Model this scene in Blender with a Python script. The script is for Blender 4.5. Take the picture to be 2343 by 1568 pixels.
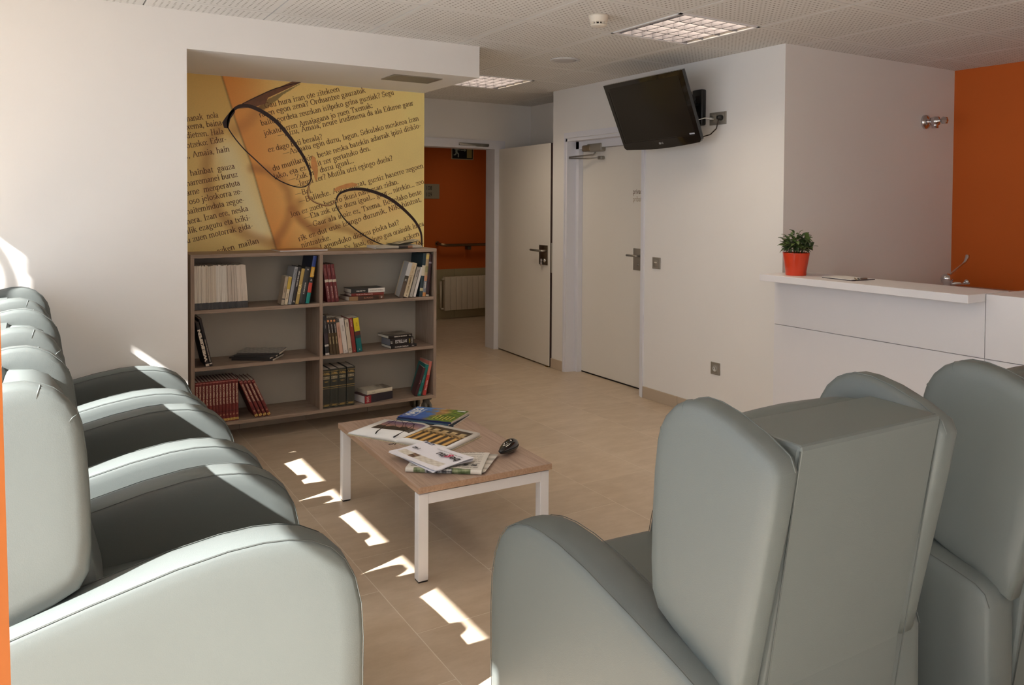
import bpy, bmesh, math, random
import numpy as np
from mathutils import Vector, Matrix

random.seed(7)
for o in list(bpy.data.objects):
    bpy.data.objects.remove(o, do_unlink=True)
SC = bpy.context.scene
COL = SC.collection

# ------------------------------------------------------------------ camera
cam_d = bpy.data.cameras.new('camera')
cam = bpy.data.objects.new('camera', cam_d)
COL.objects.link(cam)
SC.camera = cam
cam_d.sensor_fit = 'HORIZONTAL'
cam_d.sensor_width = 36.0
cam_d.lens = 1834.5 * 36.0 / 2343.0
cam_d.shift_x = (1171.5 - 1220.1) / 2343.0
cam_d.shift_y = (510.9 - 784.0) / 2343.0
cam_d.clip_start = 0.02
YAW, PITCH, ROLL = 0.5575, 0.0248, 0.0068
Fv = Vector((math.sin(YAW) * math.cos(PITCH), math.cos(YAW) * math.cos(PITCH), -math.sin(PITCH)))
Rv = Vector((math.cos(YAW), -math.sin(YAW), 0))
Uv = Rv.cross(Fv)
R2 = Rv * math.cos(ROLL) + Uv * math.sin(ROLL)
U2 = -Rv * math.sin(ROLL) + Uv * math.cos(ROLL)
cm = Matrix((R2, U2, -Fv)).transposed().to_4x4()
cm.translation = Vector((0, 0, 1.486))
cam.matrix_world = cm

# ------------------------------------------------------------------ world, sun, exposure
w = bpy.data.worlds.new('world')
SC.world = w
w.use_nodes = True
bg = w.node_tree.nodes['Background']
bg.inputs[0].default_value = (0.80, 0.89, 1.0, 1)
bg.inputs[1].default_value = 2.15
sun_d = bpy.data.lights.new('sun', 'SUN')
sun_d.energy = 24.0
sun_d.angle = 0.0093
sun_d.color = (1.0, 0.97, 0.94)
sun = bpy.data.objects.new('sun', sun_d)
COL.objects.link(sun)
sun.location = (-6, 0, 7)
sun.rotation_euler = Vector((1.0, 0.31, -0.85)).to_track_quat('-Z', 'Y').to_euler()

def portal(name, loc, rot, sx, sy):
    d = bpy.data.lights.new(name, 'AREA')
    d.shape = 'RECTANGLE'
    d.size, d.size_y = sx, sy
    d.cycles.is_portal = True
    o = bpy.data.objects.new(name, d)
    COL.objects.link(o)
    o.location, o.rotation_euler = loc, rot
portal('daylight_left', (-1.305, 1.175, 1.24), (0, -math.pi / 2, 0), 2.0, 6.8)
portal('daylight_rear', (-0.15, -2.81, 1.375), (math.pi / 2, 0, 0), 1.7, 1.55)

SC.view_settings.view_transform = 'Standard'
SC.view_settings.look = 'None'
SC.view_settings.exposure = 0.42
SC.view_settings.gamma = 1.0
SC.view_settings.use_curve_mapping = False

# ------------------------------------------------------------------ helpers
def lin(c):
    r = []
    for v in c[:3]:
        v = v / 255.0
        r.append(v / 12.92 if v <= 0.04045 else ((v + 0.055) / 1.055) ** 2.4)
    return (r[0], r[1], r[2], 1.0)

MATS = {}
def mat(name, rgb, rough=0.5, metal=0.0, spec=0.5, var=0.03, scale=8.0, bump=0.0, bscale=200.0, coat=0.0, rnd=0.0):
    """plain painted / moulded surface with a little procedural tone variation and fine relief"""
    if name in MATS:
        return MATS[name]
    m = bpy.data.materials.new(name)
    m.use_nodes = True
    nt = m.node_tree
    p = nt.nodes['Principled BSDF']
    p.inputs['Roughness'].default_value = rough
    p.inputs['Metallic'].default_value = metal
    p.inputs['Specular IOR Level'].default_value = spec
    p.inputs['Coat Weight'].default_value = coat
    c = lin(rgb)
    tc = nt.nodes.new('ShaderNodeTexCoord')
    nz = nt.nodes.new('ShaderNodeTexNoise')
    nz.inputs['Scale'].default_value = scale
    nz.inputs['Detail'].default_value = 4
    nt.links.new(tc.outputs['Object'], nz.inputs['Vector'])
    mx = nt.nodes.new('ShaderNodeMix')
    mx.data_type = 'RGBA'
    mx.inputs[6].default_value = tuple(x * (1 - var) for x in c[:3]) + (1,)
    mx.inputs[7].default_value = tuple(min(1, x * (1 + var)) for x in c[:3]) + (1,)
    nt.links.new(nz.outputs['Fac'], mx.inputs[0])
    out = mx.outputs[2]
    if rnd > 0:
        oi = nt.nodes.new('ShaderNodeObjectInfo')
        mr = nt.nodes.new('ShaderNodeMapRange')
        mr.inputs[3].default_value = 1 - rnd
        mr.inputs[4].default_value = 1 + rnd
        nt.links.new(oi.outputs['Random'], mr.inputs[0])
        hs = nt.nodes.new('ShaderNodeHueSaturation')
        nt.links.new(mr.outputs[0], hs.inputs['Value'])
        nt.links.new(out, hs.inputs['Color'])
        out = hs.outputs[0]
    nt.links.new(out, p.inputs['Base Color'])
    if bump > 0:
        n2 = nt.nodes.new('ShaderNodeTexNoise')
        n2.inputs['Scale'].default_value = bscale
        nt.links.new(tc.outputs['Object'], n2.inputs['Vector'])
        b = nt.nodes.new('ShaderNodeBump')
        b.inputs['Strength'].default_value = bump
        b.inputs['Distance'].default_value = 0.001
        nt.links.new(n2.outputs['Fac'], b.inputs['Height'])
        nt.links.new(b.outputs[0], p.inputs['Normal'])
    MATS[name] = m
    return m

def wood(name, a, b, axis='X', rough=0.55):
    m = bpy.data.materials.new(name)
    m.use_nodes = True
    nt = m.node_tree
    p = nt.nodes['Principled BSDF']
    p.inputs['Roughness'].default_value = rough
    tc = nt.nodes.new('ShaderNodeTexCoord')
    mp = nt.nodes.new('ShaderNodeMapping')
    s = {'X': (2.5, 60, 60), 'Y': (60, 2.5, 60), 'Z': (60, 60, 2.5)}[axis]
    mp.inputs['Scale'].default_value = s
    nz = nt.nodes.new('ShaderNodeTexNoise')
    nz.inputs['Scale'].default_value = 1.6
    nz.inputs['Detail'].default_value = 7
    nz.inputs['Roughness'].default_value = 0.65
    nz.inputs['Distortion'].default_value = 0.4
    cr = nt.nodes.new('ShaderNodeValToRGB')
    cr.color_ramp.elements[0].position = 0.33
    cr.color_ramp.elements[0].color = lin(a)
    cr.color_ramp.elements[1].position = 0.68
    cr.color_ramp.elements[1].color = lin(b)
    nt.links.new(tc.outputs['Object'], mp.inputs[0])
    nt.links.new(mp.outputs[0], nz.inputs['Vector'])
    nt.links.new(nz.outputs['Fac'], cr.inputs[0])
    nt.links.new(cr.outputs[0], p.inputs['Base Color'])
    bp = nt.nodes.new('ShaderNodeBump')
    bp.inputs['Strength'].default_value = 0.15
    bp.inputs['Distance'].default_value = 0.001
    nt.links.new(nz.outputs['Fac'], bp.inputs['Height'])
    nt.links.new(bp.outputs[0], p.inputs['Normal'])
    return m

def emit(name, rgb, strength):
    m = bpy.data.materials.new(name)
    m.use_nodes = True
    nt = m.node_tree
    p = nt.nodes['Principled BSDF']
    p.inputs['Base Color'].default_value = lin(rgb)
    p.inputs['Emission Color'].default_value = lin(rgb)
    p.inputs['Emission Strength'].default_value = strength
    return m

def vcol(name, rough=0.5, coat=0.0):
    """printed surface: colours stored per vertex"""
    m = bpy.data.materials.new(name)
    m.use_nodes = True
    nt = m.node_tree
    p = nt.nodes['Principled BSDF']
    p.inputs['Roughness'].default_value = rough
    p.inputs['Coat Weight'].default_value = coat
    a = nt.nodes.new('ShaderNodeAttribute')
    a.attribute_name = 'Col'
    tc = nt.nodes.new('ShaderNodeTexCoord')
    nz = nt.nodes.new('ShaderNodeTexNoise')
    nz.inputs['Scale'].default_value = 250
    nt.links.new(tc.outputs['Object'], nz.inputs['Vector'])
    mr = nt.nodes.new('ShaderNodeMapRange')
    mr.inputs[3].default_value = 0.93
    mr.inputs[4].default_value = 1.07
    nt.links.new(nz.outputs['Fac'], mr.inputs[0])
    hs = nt.nodes.new('ShaderNodeHueSaturation')
    nt.links.new(mr.outputs[0], hs.inputs['Value'])
    nt.links.new(a.outputs['Color'], hs.inputs['Color'])
    nt.links.new(hs.outputs[0], p.inputs['Base Color'])
    return m

class MB:
    """collects shapes; build() links them as ONE mesh object"""
    def __init__(s):
        s.v, s.f, s.sm = [], [], []
    def add(s, vs, fs, smooth=False, M=None):
        n = len(s.v)
        for p in vs:
            p = Vector(p)
            s.v.append(tuple(M @ p) if M is not None else tuple(p))
        for f in fs:
            s.f.append([i + n for i in f])
            s.sm.append(smooth)
        return s
    def bm(s, b, smooth=False, M=None):
        b.verts.index_update()
        vs = [v.co.copy() for v in b.verts]
        fs = [[v.index for v in f.verts] for f in b.faces]
        b.free()
        return s.add(vs, fs, smooth, M)
    def box(s, x0, x1, y0, y1, z0, z1, M=None):
        v = [(x0, y0, z0), (x1, y0, z0), (x1, y1, z0), (x0, y1, z0), (x0, y0, z1), (x1, y0, z1), (x1, y1, z1), (x0, y1, z1)]
        f = [(0, 3, 2, 1), (4, 5, 6, 7), (0, 1, 5, 4), (1, 2, 6, 5), (2, 3, 7, 6), (3, 0, 4, 7)]
        return s.add(v, f, False, M)
    def rbox(s, x0, x1, y0, y1, z0, z1, r=0.004, seg=2, M=None, smooth=True):
        b = bmesh.new()
        bmesh.ops.create_cube(b, size=1.0)
        for v in b.verts:
            v.co = Vector(((x0 + x1) / 2 + v.co.x * (x1 - x0), (y0 + y1) / 2 + v.co.y * (y1 - y0), (z0 + z1) / 2 + v.co.z * (z1 - z0)))
        bmesh.ops.bevel(b, geom=list(b.edges), offset=r, segments=seg, profile=0.5, affect='EDGES')
        return s.bm(b, smooth, M)
    def prism(s, pts, axis, a0, a1, M=None, smooth=False):
        """polygon of 2-D points extruded along axis ('x','y','z')"""
        n = len(pts)
        def P(u, w, a):
            return {'x': (a, u, w), 'y': (u, a, w), 'z': (u, w, a)}[axis]
        v = [P(u, w, a0) for u, w in pts] + [P(u, w, a1) for u, w in pts]
        f = [list(range(n))[::-1], [i + n for i in range(n)]]
        f += [(i, (i + 1) % n, (i + 1) % n + n, i + n) for i in range(n)]
        return s.add(v, f, smooth, M)
    def tube(s, path, r, n=8, closed=False, M=None, rr=None, cap=True):
        P = [Vector(p) for p in path]
        k = len(P)
        rings = []
        up = None
        for i in range(k):
            a = P[i - 1] if (i > 0 or closed) else P[i]
            b = P[(i + 1) % k] if (i < k - 1 or closed) else P[i]
            t = (b - a).normalized()
            if up is None:
                up = Vector((0, 0, 1)) if abs(t.z) < 0.9 else Vector((1, 0, 0))
            x = t.cross(up)
            if x.length < 1e-6:
                x = t.orthogonal()
            x.normalize()
            y = x.cross(t).normalized()
            up = y
            R = rr[i] if rr else r
            rings.append([P[i] + x * R * math.cos(2 * math.pi * j / n) + y * R * math.sin(2 * math.pi * j / n) for j in range(n)])
        v = [p for q in rings for p in q]
        f = []
        for i in range(k if closed else k - 1):
            for j in range(n):
                i2 = (i + 1) % k
                f.append((i * n + j, i * n + (j + 1) % n, i2 * n + (j + 1) % n, i2 * n + j))
        if not closed and cap:
            f.append(list(range(n))[::-1])
            f.append([(k - 1) * n + j for j in range(n)])
        return s.add(v, f, True, M)
    def lathe(s, prof, n=24, M=None, smooth=True):
        v, f = [], []
        for r, z in prof:
            for j in range(n):
                a = 2 * math.pi * j / n
                v.append((r * math.cos(a), r * math.sin(a), z))
        for i in range(len(prof) - 1):
            for j in range(n):
                f.append((i * n + j, i * n + (j + 1) % n, (i + 1) * n + (j + 1) % n, (i + 1) * n + j))
        f.append(list(range(n))[::-1])
        f.append([(len(prof) - 1) * n + j for j in range(n)])
        return s.add(v, f, smooth, M)
    def loft(s, prof, slices, axis='x', M=None, smooth=True, cap=True):
        """closed profile (y,z) repeated at positions along x; slice = (x, inset) or (x, inset, shrink towards the centre)"""
        n = len(prof)
        nrm = []
        for i in range(n):
            a, b, c = Vector(prof[i - 1]), Vector(prof[i]), Vector(prof[(i + 1) % n])
            e1, e2 = (b - a).normalized(), (c - b).normalized()
            m = Vector((-(e1.y + e2.y), e1.x + e2.x))
            if m.length < 1e-6:
                m = Vector((-e1.y, e1.x))
            m.normalize()
            nrm.append(m)
        area = sum(prof[i][0] * prof[(i + 1) % n][1] - prof[(i + 1) % n][0] * prof[i][1] for i in range(n))
        sg = 1 if area > 0 else -1
        ce = Vector((sum(p[0] for p in prof) / n, sum(p[1] for p in prof) / n))
        v, f = [], []
        for sl in slices:
            x, ins = sl[0], sl[1]
            sh = sl[2] if len(sl) > 2 else 0.0
            for i in range(n):
                q = Vector(prof[i]) + nrm[i] * ins * sg
                q = q + (ce - q) * sh
                v.append((x, q.x, q.y))
        k = len(slices)
        for i in range(k - 1):
            for j in range(n):
                f.append((i * n + j, i * n + (j + 1) % n, (i + 1) * n + (j + 1) % n, (i + 1) * n + j))
        for e in (0, k - 1):
            v.append((slices[e][0], ce.x, ce.y))
            c0 = len(v) - 1
            for j in range(n):
                f.append((c0, e * n + j, e * n + (j + 1) % n))
        return s.add(v, f, smooth, M)
    def build(s, name, m, parent=None, recalc=True):
        me = bpy.data.meshes.new(name)
        me.from_pydata(s.v, [], s.f)
        me.polygons.foreach_set('use_smooth', s.sm)
        if recalc:
            b = bmesh.new()
            b.from_mesh(me)
            bmesh.ops.recalc_face_normals(b, faces=list(b.faces))
            b.to_mesh(me)
            b.free()
        me.update()
        if m is not None:
            me.materials.append(m)
        o = bpy.data.objects.new(name, me)
        COL.objects.link(o)
        if parent is not None:
            o.parent = parent
        return o

def tag(o, label, cat=None, group=None, kind=None):
    o['label'] = label
    if cat:
        o['category'] = cat
    if group:
        o['group'] = group
    if kind:
        o['kind'] = kind
    return o

def thing(name, label, cat, loc=(0, 0, 0), rz=0.0, group=None):
    o = bpy.data.objects.new(name, None)
    o.empty_display_size = 0.1
    COL.objects.link(o)
    o.location = loc
    o.rotation_euler = (0, 0, rz)
    return tag(o, label, cat, group)

def struct(name, mb, m, label, cat):
    return tag(mb.build(name, m), label, cat, kind='structure')

def dup(root, loc, rz, label=None, group=None):
    r = root.copy()
    COL.objects.link(r)
    r.location = loc
    r.rotation_euler = (0, 0, rz)
    if label:
        r['label'] = label
    if group:
        r['group'] = group
    def rec(src, dst):
        for ch in [c for c in bpy.data.objects if c.parent == src]:
            c = ch.copy()
            COL.objects.link(c)
            c.parent = dst
            rec(ch, c)
    rec(root, r)
    return r

def text_mesh(s, size, align='CENTER', sx=1.0, bold=0.0):
    cu = bpy.data.curves.new('lettering', 'FONT')
    cu.body = s
    cu.size = size
    cu.align_x = align
    cu.align_y = 'CENTER'
    cu.offset = bold
    cu.resolution_u = 2
    o = bpy.data.objects.new('lettering', cu)
    me = bpy.data.meshes.new_from_object(o)
    bpy.data.objects.remove(o)
    if sx != 1.0:
        for v in me.vertices:
            v.co.x *= sx
    return me

TXT = {}
def lettering(name, s, size, m, parent, M, sx=1.0, bold=0.0, align='CENTER'):
    key = (s, size, sx, bold, align, m.name)
    if key not in TXT:
        me = text_mesh(s, size, align, sx, bold)
        me.materials.clear()
        me.materials.append(m)
        TXT[key] = me
    o = bpy.data.objects.new(name, TXT[key])
    COL.objects.link(o)
    o.parent = parent
    o.matrix_local = M
    return o

def frame(origin, xdir, ydir):
    """matrix whose local x, y run along the given directions (z = x cross y)"""
    x = Vector(xdir).normalized()
    z = x.cross(Vector(ydir)).normalized()
    y = z.cross(x)
    m = Matrix((x, y, z)).transposed().to_4x4()
    m.translation = Vector(origin)
    return m

def paint_grid(name, m, parent, nu, nv, pos, col):
    """grid whose vertices carry printed colours; pos(u,v)->xyz, col(u,v)->sRGB 0..255 (numpy arrays)"""
    uu, vv = np.meshgrid(np.linspace(0, 1, nu), np.linspace(0, 1, nv))
    P = pos(uu, vv).reshape(-1, 3)
    C = col(uu, vv).reshape(-1, 3) / 255.0
    C = np.where(C <= 0.04045, C / 12.92, ((np.clip(C, 0, 1) + 0.055) / 1.055) ** 2.4)
    fs = [(j * nu + i, j * nu + i + 1, (j + 1) * nu + i + 1, (j + 1) * nu + i) for j in range(nv - 1) for i in range(nu - 1)]
    me = bpy.data.meshes.new(name)
    me.from_pydata(P.tolist(), [], fs)
    me.polygons.foreach_set('use_smooth', [True] * len(fs))
    at = me.color_attributes.new('Col', 'FLOAT_COLOR', 'POINT')
    at.data.foreach_set('color', np.concatenate([C, np.ones((len(C), 1))], 1).astype(np.float32).ravel())
    me.materials.append(m)
    me.update()
    o = bpy.data.objects.new(name, me)
    COL.objects.link(o)
    if parent is not None:
        o.parent = parent
    return o

# ------------------------------------------------------------------ materials
M_wall = mat('white_paint', (235, 231, 226), 0.85, var=0.012, scale=3, bump=0.08, bscale=350)
M_orange = mat('orange_paint', (205, 98, 26), 0.8, var=0.02, scale=3, bump=0.08, bscale=350)
M_white = mat('white_lacquer', (236, 233, 232), 0.45, var=0.01)
M_door = mat('door_laminate', (228, 222, 212), 0.5, var=0.012, scale=4)
M_frame = mat('door_frame_paint', (226, 225, 230), 0.45, var=0.01)
M_grout = mat('grout', (222, 212, 196), 0.9)
M_leather = mat('grey_leather', (93, 99, 97), 0.5, spec=0.45, var=0.03, scale=6, bump=0.22, bscale=420)
M_seam = mat('leather_seam', (74, 79, 76), 0.7)
M_steel = mat('brushed_steel', (160, 156, 148), 0.32, metal=0.9, var=0.05, scale=60)
M_chrome = mat('chrome', (210, 210, 212), 0.08, metal=1.0, var=0.0)
M_black = mat('black_plastic', (22, 22, 22), 0.28, var=0.05)
M_gloss = mat('gloss_black', (10, 10, 11), 0.08, coat=0.5, var=0.02)
M_rubber = mat('dark_rubber', (40, 38, 36), 0.7)
M_plate = mat('switch_plate_grey', (150, 143, 132), 0.4, metal=0.3, var=0.03)
M_radiator = mat('radiator_enamel', (224, 213, 192), 0.4)
M_paper = mat('page_edges', (222, 214, 198), 0.8, var=0.08, scale=90)
M_ink = mat('black_ink', (28, 22, 18), 0.6)
M_dark_gap = mat('dark_void', (30, 22, 18), 0.9)
M_shelf = wood('grey_oak_board', (132, 112, 96), (172, 151, 134), 'X')
M_shelf_v = wood('grey_oak_upright', (132, 112, 96), (172, 151, 134), 'Z')
M_table = wood('light_oak_top', (156, 131, 113), (188, 163, 145), 'Y', 0.4)
M_table_edge = wood('light_oak_edge', (172, 138, 110), (196, 164, 138), 'Y', 0.5)
M_back = mat('grey_back_panel', (182, 174, 160), 0.75, var=0.02)

def tile_mat():
    m = bpy.data.materials.new('beige_floor_tile')
    m.use_nodes = True
    nt = m.node_tree
    p = nt.nodes['Principled BSDF']
    p.inputs['Roughness'].default_value = 0.33
    p.inputs['Specular IOR Level'].default_value = 0.4
    tc = nt.nodes.new('ShaderNodeTexCoord')
    mp = nt.nodes.new('ShaderNodeMapping')
    mp.inputs['Scale'].default_value = (1, 2.2, 1)
    nz = nt.nodes.new('ShaderNodeTexNoise')
    nz.inputs['Scale'].default_value = 5
    nz.inputs['Detail'].default_value = 8
    nz.inputs['Roughness'].default_value = 0.7
    oi = nt.nodes.new('ShaderNodeObjectInfo')
    ad = nt.nodes.new('ShaderNodeVectorMath')
    ad.operation = 'ADD'
    nt.links.new(tc.outputs['Object'], mp.inputs[0])
    nt.links.new(mp.outputs[0], ad.inputs[0])
    nt.links.new(oi.outputs['Location'], ad.inputs[1])
    nt.links.new(ad.outputs[0], nz.inputs['Vector'])
    cr = nt.nodes.new('ShaderNodeValToRGB')
    cr.color_ramp.elements[0].position = 0.3
    cr.color_ramp.elements[0].color = lin((186, 166, 142))
    cr.color_ramp.elements[1].position = 0.72
    cr.color_ramp.elements[1].color = lin((206, 188, 166))
    nt.links.new(nz.outputs['Fac'], cr.inputs[0])
    hs = nt.nodes.new('ShaderNodeHueSaturation')
    mr = nt.nodes.new('ShaderNodeMapRange')
    mr.inputs[3].default_value = 0.96
    mr.inputs[4].default_value = 1.04
    nt.links.new(oi.outputs['Random'], mr.inputs[0])
    nt.links.new(mr.outputs[0], hs.inputs['Value'])
    nt.links.new(cr.outputs[0], hs.inputs['Color'])
    nt.links.new(hs.outputs[0], p.inputs['Base Color'])
    return m
M_tile = tile_mat()

def perforated_mat():
    m = bpy.data.materials.new('perforated_ceiling_board')
    m.use_nodes = True
    nt = m.node_tree
    p = nt.nodes['Principled BSDF']
    p.inputs['Roughness'].default_value = 0.85
    tc = nt.nodes.new('ShaderNodeTexCoord')
    sp = nt.nodes.new('ShaderNodeSeparateXYZ')
    nt.links.new(tc.outputs['Object'], sp.inputs[0])
    def math_(op, a, b=None, c=None):
        n = nt.nodes.new('ShaderNodeMath')
        n.operation = op
        for i, x in enumerate((a, b, c)):
            if x is None:
                continue
            if isinstance(x, (int, float)):
                n.inputs[i].default_value = x
            else:
                nt.links.new(x, n.inputs[i])
        return n.outputs[0]
    pitch = 0.030
    d = []
    ins = []
    for k in ('X', 'Y'):
        q = math_('DIVIDE', sp.outputs[k], pitch)
        fr = math_('FRACT', math_('ADD', q, 100.0))
        d.append(math_('MULTIPLY', math_('SUBTRACT', fr, 0.5), pitch))
        ins.append(math_('LESS_THAN', math_('ABSOLUTE', sp.outputs[k]), 0.27))
    r2 = math_('ADD', math_('MULTIPLY', d[0], d[0]), math_('MULTIPLY', d[1], d[1]))
    hole = math_('LESS_THAN', r2, 0.0056 ** 2)
    hole = math_('MULTIPLY', hole, math_('MULTIPLY', ins[0], ins[1]))
    mx = nt.nodes.new('ShaderNodeMix')
    mx.data_type = 'RGBA'
    mx.inputs[6].default_value = lin((230, 226, 220))
    mx.inputs[7].default_value = lin((160, 151, 141))  # shade inside the holes put into the colour as darker dots
    nt.links.new(hole, mx.inputs[0])
    nt.links.new(mx.outputs[2], p.inputs['Base Color'])
    return m
M_perf = perforated_mat()

def glass_mat():
    m = bpy.data.materials.new('window_glass')
    m.use_nodes = True
    nt = m.node_tree
    nt.nodes.remove(nt.nodes['Principled BSDF'])
    t = nt.nodes.new('ShaderNodeBsdfTransparent')
    g = nt.nodes.new('ShaderNodeBsdfGlossy')
    g.inputs['Roughness'].default_value = 0.02
    fr = nt.nodes.new('ShaderNodeFresnel')
    fr.inputs[0].default_value = 1.3
    mx = nt.nodes.new('ShaderNodeMixShader')
    nt.links.new(fr.outputs[0], mx.inputs[0])
    nt.links.new(t.outputs[0], mx.inputs[1])
    nt.links.new(g.outputs[0], mx.inputs[2])
    nt.links.new(mx.outputs[0], nt.nodes['Material Output'].inputs[0])
    return m
M_glass = glass_mat()
# ================================================================== the room
H = 2.49
XW, XE = -1.2, 5.81           # window wall, orange reception wall
YN, YM, YL = 4.58, 5.432, 7.10  # white wall, mural wall, wall with the corridor door
XT = 3.97                     # wall with the television

# floor: slab with grout on top, tiles laid in staggered columns
floor = struct('floor', MB().box(-1.4, 6.6, -2.8, 9.5, -0.2, -0.0004), M_grout, 'beige stone-look tiled floor of the waiting room', 'floor')
REG = [(-1.2, 5.81, 0.9, 3.42), (-1.2, 4.12, 3.42, 4.58), (0.693, 4.12, 4.58, 5.432), (2.44, 4.39, 5.432, 7.25), (2.44, 5.75, 7.25, 9.3)]
PX, PY = 0.4463, 0.66
tile_cache = {}
for i in range(-6, 12):
    x0 = 1.11 + PX * i
    off = 3.84 + 0.305 * i
    j0 = int(math.floor((0.9 - off) / PY))
    for j in range(j0, j0 + 15):
        y0 = off + PY * j
        for (a, b, c, d) in REG:
            xa, xb = max(x0, a), min(x0 + PX, b)
            ya, yb = max(y0, c), min(y0 + PY, d)
            if xb - xa < 0.002 or yb - ya < 0.002:
                continue
            g = 0.0016
            gs = tuple(g if q else 0.0 for q in (xa == x0, xb == x0 + PX, ya == y0, yb == y0 + PY))
            key = (round(xb - xa, 3), round(yb - ya, 3)) + gs
            if key not in tile_cache:
                hx, hy = (xb - xa) / 2, (yb - ya) / 2
                t = MB().box(-hx + gs[0], hx - gs[1], -hy + gs[2], hy - gs[3], -0.0003, 0.0).build('floor_tile', M_tile, floor)
                tile_cache[key] = t.data
            else:
                t = bpy.data.objects.new('floor_tile', tile_cache[key])
                COL.objects.link(t)
                t.parent = floor
            t.location = ((xa + xb) / 2, (ya + yb) / 2, 0)

# ceiling: slab, hung boards on a 60 cm grid
X0, Y1 = 2.886, 3.784
mb = MB().box(-1.4, 6.6, -2.8, 9.5, H + 0.3, H + 0.4).box(-1.4, 6.6, -2.8, 1.35, H, H + 0.29).box(-1.4, 6.6, 7.1, 8.0, H, H + 0.29).box(-1.4, 6.6, 8.6, 9.5, H, H + 0.29).box(-1.4, 4.2, 8.0, 8.6, H, H + 0.29).box(4.8, 6.6, 8.0, 8.6, H, H + 0.29)
ceiling = struct('ceiling', mb, M_wall, 'white suspended ceiling of perforated boards', 'ceiling')
lamps = {(0, -1), (0, 3)}
ceil_cache = {}
for i in range(-7, 6):
    for j in range(-5, 6):
        if (i, j) in lamps:
            continue
        xa, xb = X0 + 0.6 * i, X0 + 0.6 * i + 0.6
        ya, yb = Y1 + 0.6 * j, Y1 + 0.6 * j + 0.6
        cx, cy = (xa + xb) / 2, (ya + yb) / 2
        xa, xb = max(xa, -1.3), min(xb, 5.9)
        ya, yb = max(ya, 1.35), min(yb, 7.12)
        if xb - xa < 0.03 or yb - ya < 0.03:
            continue
        if cy > 5.9 and cx < 2.2:
            continue
        if cy > 3.8 and cx > 4.75:
            continue
        key = tuple(round(q, 3) for q in (xa - cx, xb - cx, ya - cy, yb - cy))
        if key not in ceil_cache:
            g = 0.0036
            t = MB().box(xa - cx + g, xb - cx - g, ya - cy + g, yb - cy - g, 0, 0.014).build('ceiling_tile', M_perf, ceiling)
            ceil_cache[key] = t.data
        else:
            t = bpy.data.objects.new('ceiling_tile', ceil_cache[key])
            COL.objects.link(t)
            t.parent = ceiling
        t.location = (cx, cy, H)
mb = MB()
for i in range(-7, 7):
    x = X0 + 0.6 * i
    mb.box(x - 0.012, x + 0.012, 1.35, 7.1, H + 0.008, H + 0.03)
for j in range(-5, 7):
    y = Y1 + 0.6 * j
    mb.box(-1.3, 5.9, y - 0.012, y + 0.012, H + 0.008, H + 0.03)
mb.build('ceiling_grid', mat('ceiling_grid_paint', (128, 120, 112), 0.7), ceiling)

# window wall (left, outside the frame) with its long window
WY0, WY1, WZ0, WZ1 = -2.2, 4.55, 0.25, 2.205
mb = MB().box(-1.3, XW, -2.8, WY0, 0, H).box(-1.3, XW, WY1, YN, 0, H).box(-1.3, XW, WY0, WY1, 0, WZ0).box(-1.3, XW, WY0, 4.19, WZ1, H).box(-1.3, XW, 4.19, WY1, WZ1 + 0.085, H)
struct('wall_left', mb, M_wall, 'white window wall along the left side of the room', 'wall')
win = thing('window_1', 'long window behind the left row of armchairs', 'window', (-1.25, 0, 0))
win['kind'] = 'structure'
mb = MB().box(-0.03, 0.03, WY0, WY1, WZ0, WZ0 + 0.05).box(-0.03, 0.03, WY0, 4.19, WZ1 - 0.012, WZ1).box(-0.03, 0.03, 4.19, WY1, WZ1 + 0.073, WZ1 + 0.085).box(-0.03, 0.03, WY0, WY0 + 0.05, WZ0, WZ1).box(-0.03, 0.03, WY1 - 0.03, WY1, WZ0, WZ1 + 0.085)
mb.build('window_frame', M_white, win)
muls = [(-0.62, -0.53), (1.12, 1.2), (4.064, 4.190)]
edges = [WY0 + 0.05]
for a, b in muls:
    MB().box(-0.03, 0.03, a, b, WZ0 + 0.05, WZ1 + (0.073 if a > 4 else -0.012)).build('mullion', M_white, win)
    edges += [a, b]
edges.append(WY1 - 0.03)
for k in range(0, len(edges), 2):
    MB().box(-0.004, 0.004, edges[k], edges[k + 1], WZ0 + 0.05, WZ1 + (0.073 if edges[k] > 4.1 else -0.012)).build('pane', M_glass, win)
ring = [(0.006, 3.86 + 0.21 * math.cos(a), 1.62 + 0.21 * math.sin(a)) for a in [2 * math.pi * k / 40 for k in range(40)]]
mb = MB()
for k in range(40):
    a0, a1 = 2 * math.pi * k / 40, 2 * math.pi * (k + 1) / 40
    q = [(0.0052, 4.295 + 0.36 * r * math.cos(a), 2.05 + r * math.sin(a)) for r, a in ((0.17, a0), (0.235, a0), (0.235, a1), (0.17, a1))]
    q2 = [(0.0060, y, z) for _, y, z in q]
    mb.add(q + q2, [(0, 1, 2, 3), (7, 6, 5, 4), (0, 3, 7, 4), (1, 5, 6, 2)])
mb.build('round_sticker', M_white, win)

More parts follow.
